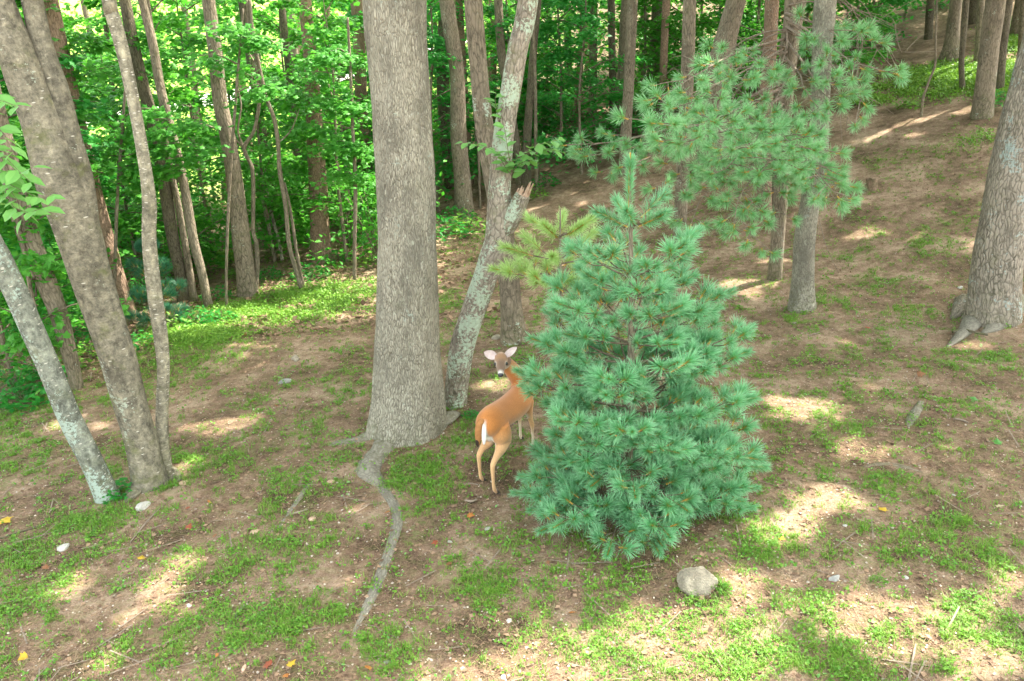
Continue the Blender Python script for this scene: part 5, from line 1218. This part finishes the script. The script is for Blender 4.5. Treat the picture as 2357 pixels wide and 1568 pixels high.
RK = [(145, 1262, 32, 22, 'pointed white stone in the grass at far lower left', 'stone_white'), (330, 1168, 44, 18, 'white quartz lump at foot of the forked trunk', 'stone_white'),
 (423, 1113, 20, 16, 'tan stone right of the forked trunk foot', 'stone_pink'), (435, 1395, 13, 13, 'round bluish-white pebble in lower left soil', 'stone_white'),
 (680, 828, 40, 12, 'pale flat stone on the slope left of the big trunk', 'stone'), (655, 882, 36, 10, 'grey flat stone below the pale flat one on left slope', 'stone_grey'),
 (762, 1110, 18, 13, 'tan stone above the short root left of the big trunk foot', 'stone_pink'), (1122, 1218, 17, 11, 'oval white stone below the hind hoofs', 'stone_white'),
 (1394, 1333, 14, 14, 'round orange-brown stone below the pine', 'stone_pink'), (1408, 1242, 20, 14, 'pinkish stone at the lower fringe of the pine', 'stone_pink'),
 (1922, 1334, 38, 15, 'flat pale stone right of the boulder', 'stone_grey'), (1944, 1210, 10, 9, 'small white stone in grass right of the pine', 'stone_white'), (2196, 1141, 11, 8, 'white chip in the soil at right', 'stone_white'),
 (2210, 663, 16, 9, 'whitish stone left of the right-edge trunk', 'stone_white'), (720, 1196, 22, 13, 'pinkish stone between two roots', 'stone_pink'), (585, 1225, 22, 12, 'dull pink stone in lower left grass', 'stone_pink'),
 (1145, 778, 22, 20, 'brown wedge stone at foot of the trunk behind the deer', 'stone'), (1352, 1500, 26, 16, 'buff stone in the sunny patch at the bottom', 'stone_pink'), (890, 1525, 12, 12, 'grey pebble at bottom left of centre', 'stone_grey'),
 (1172, 1430, 14, 11, 'white pebble in bare soil below centre', 'stone_white'), (1035, 1248, 12, 9, 'white pebble right of the long root', 'stone_white'), (1345, 1208, 12, 8, 'grey pebble left under the pine', 'stone_grey'),
 (1828, 745, 14, 8, 'pale pebble beside the tall grey trunk foot', 'stone'), (2085, 1330, 14, 8, 'small white stone in the right lawn', 'stone_white'), (560, 1540, 12, 18, 'tan chip at the bottom edge left', 'stone_pink'), (1158, 1560, 16, 9, 'white pebble at the bottom edge', 'stone_white'), (1065, 1540, 12, 8, 'small whitish stone near the bottom centre', 'stone_white')]
for k_, (px, py, w_, h_, lb, mt) in enumerate(RK): rock(px, py, w_, h_, lb, M[mt], 60 + k_, sub=1, flat=.45, sink=.3, rot=k_ * 1.3)
# exposed slab and mossy root on the right
def lying(pts, name, label, cat, mat, ell=(.5, 1), lift=.3, seed=0, seg=10, rings=30):
    C = []
    for px, py, wd in pts:
        p = at(px, py); d = (p - Vector((0, 0, H))).dot(fwd); r = wd / 2 / FPX * d; C.append([p.x, p.y, p.z + r * lift, r])
    b = Vector(C[0][:3]); b.z = gz(b.x, b.y)
    t = thing(name, label, cat, b) if False else None
    V, F, tc = tube(C, rings, seg, ref=(0, 0, 1), mod=bark_mod(seed, 0, 3, .1, .06, 0, .08), ell=ell)
    me = mesh_np(name, V - np.array(b), F, True); fattr(me, 'tc', tc); o = obj(name, me, mat); o.location = b
    return tag(o, label, cat)
lying([(2122, 925, 14), (2112, 945, 26), (2100, 965, 26), (2090, 985, 8)], 'exposed_root', 'pale worn root surfacing on right slope', 'root', M['root'], seed=1, lift=-.15)
lying([(1985, 1075, 4), (2020, 1068, 16), (2060, 1070, 22), (2095, 1078, 16), (2130, 1090, 4)], 'mossy_root', 'mossy grey root surfacing in the right lawn', 'root', M['bark_mid'], seed=2, lift=-.35)
lying([(2192, 772, 5), (2212, 766, 6), (2236, 772, 6), (2272, 778, 5)], 'black_stick', 'black bent stick lying across root of the right-edge trunk', 'stick', M['bark_dark'], ell=(1, 1), lift=3.0, seed=3)
ST = [[(662, 1186, 3), (690, 1181, 5), (708, 1174, 4), 'pale curved stick crossing the short root'], [(1056, 1117, 3), (1080, 1115, 4), (1100, 1117, 3), 'thin pale stick by the hind hoofs'],
      [(1070, 1154, 5), (1085, 1157, 6), (1098, 1152, 4), 'short whitish stick below the hind hoofs'], [(2195, 965, 4), (2215, 970, 5), (2228, 975, 4), 'short brown stick on the right slope'],
      [(395, 1150, 3), (350, 1190, 4), (300, 1250, 3), 'long thin twig in the lower left soil'], [(1860, 775, 3), (1885, 768, 4), 'small stick right of the tall grey trunk foot'],
      [(0, 1242, 4), (50, 1226, 5), (100, 1210, 3), 'dark branch entering at far lower left'], [(2290, 1380, 3), (2320, 1420, 4), (2357, 1455, 3), 'thin twig at the lower right edge'], [(1830, 1432, 3), (1870, 1440, 3), 'little twig in lower right grass']]
for k_, s_ in enumerate(ST): lying(s_[:-1], 'stick', s_[-1], 'stick', M['deadtwig'] if k_ not in (6,) else M['bark_dark'], ell=(1, 1), lift=1.2, seed=k_, seg=6, rings=14)
# fallen branches in the wood
for k_, (L, lb) in enumerate([([(250, 590, 8), (300, 560, 12), (345, 540, 14), (390, 512, 8)], 'dark fallen log behind the curved trunk'), ([(1250, 290, 8), (1300, 285, 12), (1380, 270, 8)], 'fallen branch in brush pile deep in the wood'),
                              ([(1300, 270, 4), (1380, 262, 8), (1430, 280, 4)], 'second fallen branch lying on the brush pile'), ([(1980, 115, 5), (2040, 100, 8), (2100, 85, 4)], 'pale fallen branch on slope at upper right'), ([(0, 735, 20), (20, 740, 22), (40, 742, 8)], 'grey log end at the left edge')]):
    lying(L, 'fallen_branch', lb, 'branch', M['bark_dark'] if k_ != 3 else M['deadtwig'], ell=(1, 1), lift=.6, seed=k_)

LC = {'yellow': (.62, .42, .04), 'orange': (.48, .19, .05), 'red': (.34, .09, .045), 'brown': (.30, .14, .07), 'pale': (.62, .52, .34), 'green': (.10, .30, .06)}
for k_, c in LC.items(): M['fallen_' + k_] = leafmat('fallen_' + k_, tuple(x * .75 for x in c), c, .25, .6)
lm = {k_: mesh_np('fallen_leaf', *LEAF_MAPLE, False) for k_ in LC}
FL = [(4, 1200, 34, 'yellow', 'bright yellow leaf at the far left edge'), (326, 1293, 22, 'yellow', 'orange-yellow leaf by the lower left light patch'), (433, 1224, 17, 'red', 'red-orange leaf in the grass right of the forked trunk'), (482, 1162, 14, 'orange', 'small orange leaf right of the forked trunk'),
 (437, 1171, 12, 'red', 'small reddish leaf under the forked trunk'), (628, 1527, 32, 'red', 'torn red leaf at the bottom left'), (663, 1540, 24, 'yellow', 'golden leaf beside torn red leaf'), (657, 1558, 18, 'orange', 'orange leaf touching the bottom edge'), (846, 1538, 20, 'orange', 'curled orange-brown leaf at bottom centre left'),
 (1076, 1190, 18, 'orange', 'orange leaf below the hind hoofs'), (1008, 1252, 16, 'red', 'red-brown leaf right of the long root'), (1030, 1300, 17, 'brown', 'dull pink-brown leaf in soil right of the root end'), (890, 1183, 15, 'orange', 'orange leaf against the long root'), (64, 1512, 22, 'yellow', 'yellow-brown leaf at the lower left corner'),
 (180, 1013, 18, 'red', 'rust leaf between left trunks'), (578, 927, 12, 'yellow', 'tiny yellow leaf on left slope'), (640, 939, 10, 'red', 'tiny red leaf on left slope'), (566, 770, 10, 'orange', 'tiny orange leaf near the lawn band'), (1904, 722, 16, 'pale', 'pale yellow leaf right of the tall grey trunk'), (2028, 1180, 22, 'yellow', 'light yellow leaf in the right lawn'), (1993, 758, 14, 'red', 'red leaf on right slope'),
 (2290, 1170, 18, 'pale', 'pale leaf at right in bare soil'), (1792, 1241, 16, 'yellow', 'upright yellow leaf by the light patch'), (1565, 1562, 14, 'brown', 'brown leaf below boulder'), (2355, 1088, 14, 'orange', 'orange leaf at right edge'), (2110, 865, 18, 'brown', 'brown leaf on the right slope'), (2103, 1452, 18, 'brown', 'brown leaf in lower right grass'), (1310, 1415, 18, 'orange', 'orange leaf left of the sunny patch'), (2296, 1028, 20, 'green', 'fallen green leaf at right'),
 (2240, 925, 20, 'green', 'fallen green leaf on the upper right slope'), (1265, 1300, 13, 'brown', 'brown leaf under the pine front'), (490, 1240, 12, 'brown', 'brown leaf on lower left slope'), (106, 1315, 16, 'brown', 'brown leaf on soil at far left'), (500, 1518, 14, 'orange', 'orange leaf near the lower left bottom')]
rng = np.random.default_rng(31)
for px, py, w_, kc, lb in FL:
    p = at(px, py); d_ = (p - Vector((0, 0, H))).dot(fwd); s_ = w_ / FPX * d_ * 1.05
    if not len(lm[kc].materials): lm[kc].materials.append(M['fallen_' + kc])
    o = obj('fallen_leaf', lm[kc], None); o.location = p + Vector((0, 0, .022)); o.scale = (s_, s_, s_); o.rotation_euler = (rng.normal() * .35 + .3, rng.normal() * .35, rng.random() * 6.28)
    tag(o, lb, 'leaf', 'fallen leaves on the slope')

# ------------------------------------------------------------------ weeds, shrubs
wm = []
for k_ in range(4):
    rg = np.random.default_rng(300 + k_); P = []; Nn = []; 
    for _ in range(170):
        r = rg.random() ** .5 * .34; a = rg.random() * 6.28; P.append((r * math.cos(a), r * math.sin(a), rg.uniform(.02, .34) * (1.1 - r * 2.2))); Nn.append(rg.normal(size=3) * .35 + np.array([0, -.1, 1]))
    V, F = scatter_shape(*(LEAF_OVAL if k_ % 2 else LEAF_MAPLE), np.array(P), np.array(Nn), rg.random(170) * 6.28, rg.uniform(.05, .10, 170))
    me = mesh_np('leaves', V, F); me.materials.append(M['leaf_weed'] if k_ in (0, 3) else M['leaf_maple_dark'])
    A = Acc()
    for q_ in range(9): a = rg.random() * 6.28; r = rg.uniform(.05, .25); A.add(*tube([[0, 0, -.03, .004], [r * .4 * math.cos(a), r * .4 * math.sin(a), .12, .003], [r * math.cos(a), r * math.sin(a), .26, .002]], 6, 4, ref=(.2, .9, .1)))
    V, F, T = A.get(); ms = mesh_np('stems', V, F, True); fattr(ms, 'tc', T); ms.materials.append(M['twig']); wm.append((me, ms))
def weed(px, py, v, s, label, group=None, off=(0, 0)):
    p = at(px, py); t = thing('weed_bush', label, 'plant', p, group); t.scale = (s, s, s * .9); t.rotation_euler = (0, 0, random.random() * 6.28)
    obj('stems', wm[v][1], None, t); obj('leaves', wm[v][0], None, t)
WB = [(1030, 545, 1, 1.7, 'leafy weed mound right of the big trunk, left half'), (1075, 535, 3, 1.7, 'leafy weed mound right of the big trunk, right half'), (1050, 510, 1, 1.5, 'dark weeds at the foot of the light brown trunk'), (860, 560, 1, 1.4, 'weeds just left of the big trunk'),
 (860, 610, 3, .9, 'tall light weed touching left flank of the big trunk'), (715, 640, 1, 1.1, 'weed clump behind the thin stems'), (620, 640, 1, .8, 'weed clump right of the lone brown trunk'), (615, 690, 3, .7, 'bright weeds at foot of crooked sapling'),
 (500, 690, 1, .9, 'weeds at the foot of the slim grey-brown trunk'), (540, 640, 0, .7, 'small weeds left of the lone brown trunk'), (455, 740, 1, .9, 'dark weeds in front of dark mossy trunk'), (400, 760, 3, 1, 'weeds before the little dark pine'), (510, 740, 1, .8, 'weed patch on the lawn edge below slim trunk'),
 (100, 880, 1, 1.2, 'leafy weeds behind the left trunks, right part'), (40, 900, 1, 1.3, 'leafy weeds at the left edge of slope'), (60, 930, 2, 1.0, 'dark leafy plant under left trunks'), (210, 830, 3, 1.1, 'weeds between left rear trunk and forked trunk'), (230, 790, 1, 1.2, 'tall weeds left of the forked trunk'),
 (300, 800, 1, 1.0, 'weeds right of the forked trunk'), (270, 1140, 2, .55, 'small broad-leaved plant between the two left trunk feet'), (20, 700, 3, 1.2, 'bright weeds at the left edge above the slope'), (1255, 430, 1, 1.3, 'weeds by the grey post-like stem'), (1235, 455, 3, 1.0, 'low weeds before the post-like stem'),
 (2300, 245, 1, 1.3, 'blue-green weed beside the stout upper right trunk'), (1085, 960, 2, .3, 'small plant at the foot of the leaning tree'), (1205, 830, 3, .5, 'sunlit weeds behind the deer head'), (1270, 800, 3, .6, 'sunlit weeds behind the deer neck'), (1780, 1110, 3, .22, 'small broadleaf seedling right of the pine'), (1900, 1105, 3, .2, 'seedling in the right lawn'), (2230, 1385, 3, .3, 'round-leaved plant in lower right lawn'), (2020, 1340, 3, .18, 'seedling right of flat stone'), (700, 560, 1, 1.1, 'weeds behind thin stems higher up'), (780, 600, 1, .9, 'weeds right of the reddish-grey trunk'), (905, 560, 1, 1.0, 'weeds behind the big trunk'), (1560, 640, 0, .5, 'weeds at right shoulder of the pine'), (2090, 250, 0, 1.0, 'weeds on upper right slope')]
for px, py, v, s, lb in WB: weed(px, py, v, s, lb)
# bushy shrubs filling the wood floor
SB = 'green shrub on the floor of the left wood'
sm_ = []
for k_ in range(3):
    rg = np.random.default_rng(500 + k_); n_l = 900; P = []
    for c in range(14):
        cc = np.array([rg.normal() * .45, rg.normal() * .45, rg.uniform(.2, 1.3)]); P.append(cc + rg.normal(size=(n_l // 14, 3)) * .2)
    P = np.vstack(P); P = P[P[:, 2] > .05]
    V, F = scatter_shape(*LEAF_OVAL, P, rg.normal(size=(len(P), 3)) * .45 + np.array([0, 0, 1]), rg.random(len(P)) * 6.28, rg.uniform(.07, .12, len(P)))
    me = mesh_np('leaves', V, F); me.materials.append(M[['leaf_maple', 'leaf_maple_dark', 'leaf_maple'][k_]]); A = Acc()
    for q_ in range(10): a = rg.random() * 6.28; r = rg.uniform(.2, .6); A.add(*tube([[0, 0, -.05, .012], [r * .4 * math.cos(a), r * .4 * math.sin(a), .5, .008], [r * math.cos(a), r * math.sin(a), 1.1, .003]], 8, 4, ref=(.2, .9, .1)))
    V, F, T = A.get(); ms = mesh_np('stems', V, F, True); fattr(ms, 'tc', T); ms.materials.append(M['twig']); sm_.append((me, ms))
rng = np.random.default_rng(91)
def shrub(x, y, v, s, lab, grp):
    pq = cam.matrix_world.inverted() @ Vector((x, y, gz(x, y))); lab = 'green shrub ' + place_words(CX + FPX * pq.x / -pq.z, y)
    t = thing('shrub', lab, 'shrub', (x, y, gz(x, y)), grp); t.scale = (s, s, s); t.rotation_euler = (0, 0, rng.random() * 6.28)
    obj('stems', sm_[v][1], None, t); obj('leaves', sm_[v][0], None, t)
for k_ in range(42):
    y = rng.uniform(13.5, 26); px = rng.uniform(-100, 900); x = (px - 1178) / FPX * y * 1.02
    if y < 15 and px > 330: continue
    shrub(x, y, k_ % 3, rng.uniform(.8, 1.5), SB, 'shrubs in the left wood')
for k_ in range(26):
    y = rng.uniform(21, 30); px = rng.uniform(980, 1950); x = (px - 1178) / FPX * y * 1.02
    shrub(x, y, k_ % 3, rng.uniform(.8, 1.4), 'green shrub on floor of the wood at top centre', 'shrubs in the centre wood')
for (px, py, v, s) in [(60, 800, 1, .55), (150, 770, 1, .6), (110, 700, 1, .8), (200, 720, 1, .7), (255, 740, 0, .5), (330, 700, 1, .5), (20, 640, 0, .9), (180, 640, 0, .9)]:
    p = at(px, py); shrub(p.x, p.y, v, s, 'dark green shrub crowding behind the left trunks', 'shrubs behind left trunks')

# ------------------------------------------------------------------ grass and ground cover (nobody could count it)
rng = np.random.default_rng(17)
def sample_ground(n, ymin, ymax, power=1.0):
    """points in the visible wedge, denser near"""
    y = ymin + (ymax - ymin) * rng.random(n * 2) ** power; x = (rng.random(n * 2) * 2 - 1) * (y * .70 + .6)
    return x[:n], y[:n]
def surf(x, y):
    nr = np.clip((18 - y) / 6, 0, 1)
    return g(x, y) + nr * (0.030 * (fbm(x * 3.1, y * 3.1, 4, 2) - .5) + .012 * (fbm(x * 14, y * 14, 2, 8) - .5))
def blades(n, ymin, ymax, power, mat, name, hmin, hmax, w_, thr, label, bonus=0.05, per=11, fanout=.017, base_d=.45):
    x, y = sample_ground(n, ymin, ymax, power)
    sp = spotfield(GRASS, x, y)
    nn = fbm(x * 1.5, y * 1.5, 3, 21) * .38 + fbm(x * 5.5, y * 5.5, 3, 33) * .62
    dens = np.clip((nn - thr + .12 * sp) * 4.5, 0, 1) * (base_d + .35 * sp) + bonus
    k = rng.random(n) < dens
    x, y, sp = x[k], y[k], sp[k]; m_ = len(x)
    X = np.repeat(x, per) + rng.normal(size=m_ * per) * fanout; Y = np.repeat(y, per) + rng.normal(size=m_ * per) * fanout; Z = surf(X, Y)
    hh = rng.uniform(hmin, hmax, m_ * per) * (1 + .5 * np.repeat(sp, per)); an = rng.random(m_ * per) * 6.28; lean = rng.uniform(.3, 1.5, m_ * per)
    dx, dy = np.cos(an), np.sin(an); px_, py_ = -dy * w_, dx * w_
    b0 = np.stack([X - px_, Y - py_, Z - .004], -1); b1 = np.stack([X + px_, Y + py_, Z - .004], -1)
    mx = X + dx * hh * lean * .35; my = Y + dy * hh * lean * .35; m0 = np.stack([mx - px_ * .8, my - py_ * .8, Z + hh * .65], -1); m1 = np.stack([mx + px_ * .8, my + py_ * .8, Z + hh * .65], -1)
    tip = np.stack([X + dx * hh * lean, Y + dy * hh * lean, Z + hh * .85], -1)
    V = np.stack([b0, b1, m1, m0, tip], 1).reshape(-1, 3); o5 = (np.arange(m_ * per) * 5)[:, None]
    F = np.vstack([o5 + np.array([0, 1, 2]), o5 + np.array([0, 2, 3]), o5 + np.array([3, 2, 4])])
    print(name, len(F))
    return tag(obj(name, mesh_np(name, V, F), M[mat]), label, 'grass', kind='stuff')
blades(84000, 2.9, 17, 1.25, 'grass', 'grass', .012, .042, .0024, .475, 'thin patchy green grass over the bare slope')
blades(14000, 2.9, 12, 1.3, 'grass_dry', 'dry_grass', .012, .03, .0016, .52, 'thin dry grass blades on the bare slope', base_d=.35)
def leaflets(n, ymin, ymax, power, mat, name, smin, smax, thr, label, shape, per, fan, zr, base_d=.45, ntilt=.4, mask=None):
    x, y = sample_ground(n, ymin, ymax, power); sp = spotfield(GRASS, x, y)
    nn = fbm(x * 1.5, y * 1.5, 3, 21) * .38 + fbm(x * 5.5, y * 5.5, 3, 33) * .62
    k = rng.random(n) < np.clip((nn - thr + .12 * sp) * 4.5, 0, 1) * (base_d + .35 * sp) + .05
    if mask is not None: k &= mask(x, y)
    x, y = x[k], y[k]; m_ = len(x)
    X = np.repeat(x, per) + rng.normal(size=m_ * per) * fan; Y = np.repeat(y, per) + rng.normal(size=m_ * per) * fan; Z = surf(X, Y) + rng.uniform(.004, zr, m_ * per)
    nrm = rng.normal(size=(m_ * per, 3)) * ntilt + np.array([0, 0, 1])
    V, F = scatter_shape(*shape, np.stack([X, Y, Z], -1), nrm, rng.random(m_ * per) * 6.28, rng.uniform(smin, smax, m_ * per) * (.8 + .04 * Y))
    print(name, len(F))
    return tag(obj(name, mesh_np(name, V, F), M[mat]), label, 'ground cover', kind='stuff')
leaflets(40000, 2.9, 18, 1.2, 'leaf_weed', 'ground_cover', .010, .030, .48, 'low small-leaved green weeds carpeting parts of the slope', LEAF_RHOMB, 9, .022, .045)
leaflets(5000, 2.9, 12, 1.2, 'leaf_bright', 'clover_patches', .015, .035, .60, 'scattered brighter broad-leaved weeds on the slope', LEAF_OVAL, 4, .03, .025, base_d=.5)
# leaf litter
def litter(n, ymin, ymax, power, mat, name, smin, smax, label, shape=LEAF_RHOMB, zo=.008, tilt=.25, cond=None, cat='leaf litter'):
    x, y = sample_ground(n, ymin, ymax, power)
    if cond is not None: k = cond(x, y); x, y = x[k], y[k]
    n = len(x); nrm = rng.normal(size=(n, 3)) * tilt + np.array([0, 0, 1])
    V, F = scatter_shape(*shape, np.stack([x, y, surf(x, y) + zo], -1), nrm, rng.random(n) * 6.28, rng.uniform(smin, smax, n))
    return tag(obj(name, mesh_np(name, V, F), M[mat]), label, cat, kind='stuff')
M['litter_brown'] = leafmat('litter_brown', (.07, .038, .024), (.42, .28, .18), .15, .8, world_scale=6)
M['litter_pale'] = leafmat('litter_pale', (.42, .34, .25), (.62, .54, .44), .1, .8, world_scale=6)
litter(30000, 2.9, 20, 1.1, 'litter_brown', 'leaf_litter', .012, .05, 'brown crumbled leaf litter strewn over the soil')
litter(8000, 2.9, 14, 1.2, 'litter_pale', 'pale_chips', .006, .022, 'pale wood chips and leaf bits strewn over the soil')
litter(24000, 10, 30, 1.0, 'litter_brown', 'wood_litter', .05, .13, 'thick brown leaf litter on the floor of the wood', shape=LEAF_MAPLE if False else LEAF_RHOMB, zo=.02, tilt=.4, cond=lambda x, y: (x < 0) & (y > 11 + .0 * x))
M['straw'] = leafmat('straw', (.17, .09, .05), (.46, .33, .20), .1, .8, world_scale=5)
STRAW = (np.array([(-.012, 0, 0), (.012, 0, 0), (.010, 1, .06), (-.010, 1, .06)]), np.array([(0, 1, 2), (0, 2, 3)]))
litter(60000, 2.9, 16, 1.2, 'straw', 'needle_litter', .05, .11, 'fallen brown pine needles and straw strewn on the soil', shape=STRAW, zo=.006, tilt=.08)
litter(700, 2.9, 15, 1.1, 'deadtwig', 'twig_litter', .10, .32, 'broken twigs strewn on the slope', shape=(STRAW[0] * np.array([1.6, 1, 1]) , STRAW[1]), zo=.012, tilt=.05)
# pebbles
import bmesh
bm = bmesh.new(); bmesh.ops.create_icosphere(bm, subdivisions=1, radius=.5); 
PV = np.array([v.co for v in bm.verts]); PV[:, 2] *= .55; PV += rng.normal(size=PV.shape) * .05; PF = np.array([[v.index for v in f.verts] for f in bm.faces]); bm.free()
M['pebble'] = leafmat('pebble', (.26, .20, .15), (.56, .50, .43), 0.0, .8, world_scale=9)
# the bright lawn on the far right slope and the one along the wood edge
xl = []; yl = []
for (px, py, rx, ry, n_) in [(2290, 180, 90, 45, 2600), (2180, 180, 110, 35, 2600), (2330, 95, 50, 45, 1600), (2090, 215, 110, 25, 1200), (2000, 235, 60, 12, 300), (760, 680, 120, 28, 1500), (600, 725, 140, 30, 1700), (450, 775, 110, 34, 1300), (40, 780, 60, 30, 700), (520, 592, 40, 10, 500), (2250, 320, 90, 30, 60)]:
    cx_, cy_ = at(px, py).xy; ex = (at(px + rx, py).xy - Vector((cx_, cy_))); ey = (at(px, py - ry).xy - Vector((cx_, cy_)))
    a_ = rng.random(n_) * 6.28; r_ = np.abs(rng.normal(size=n_)) * .55 + .15 * rng.random(n_); c1 = np.cos(a_) * r_; c2 = np.sin(a_) * r_ * .8
    xl.append(cx_ + ex.x * c1 + ey.x * c2); yl.append(cy_ + ex.y * c1 + ey.y * c2)
xl = np.concatenate(xl); yl = np.concatenate(yl); kk = rng.random(len(xl)) < np.clip((fbm(xl * 1.6, yl * 1.6, 4, 9) - .40) * 5, .06, 1); xl = xl[kk]; yl = yl[kk]
xl = np.repeat(xl, 15); yl = np.repeat(yl, 15); xl = xl + rng.normal(size=len(xl)) * .09; yl = yl + rng.normal(size=len(yl)) * .09
V, F = scatter_shape(*LEAF_RHOMB, np.stack([xl, yl, surf(xl, yl) + rng.uniform(.0, .07, len(xl))], -1), rng.normal(size=(len(xl), 3)) * .6 + np.array([0, -.2, 1]), rng.random(len(xl)) * 6.28, (.010 + .0017 * yl) * rng.uniform(.5, 1.5, len(xl)))
tag(obj('lawn', mesh_np('lawn', V, F), M['grass']), 'lush bright green growth along the wood edge and on the upper right slope', 'grass', kind='stuff')
x, y = sample_ground(4200, 2.9, 12, 1.3)
V, F = scatter_shape(PV, PF, np.stack([x, y, surf(x, y) + .002], -1), rng.normal(size=(len(x), 3)) * .2 + np.array([0, 0, 1]), rng.random(len(x)) * 6.28, .005 + .022 * rng.random(len(x)) ** 3)
tag(obj('gravel', mesh_np('gravel', V, F), M['pebble']), 'pale pebbles and grit scattered in the bare soil', 'gravel', kind='stuff')
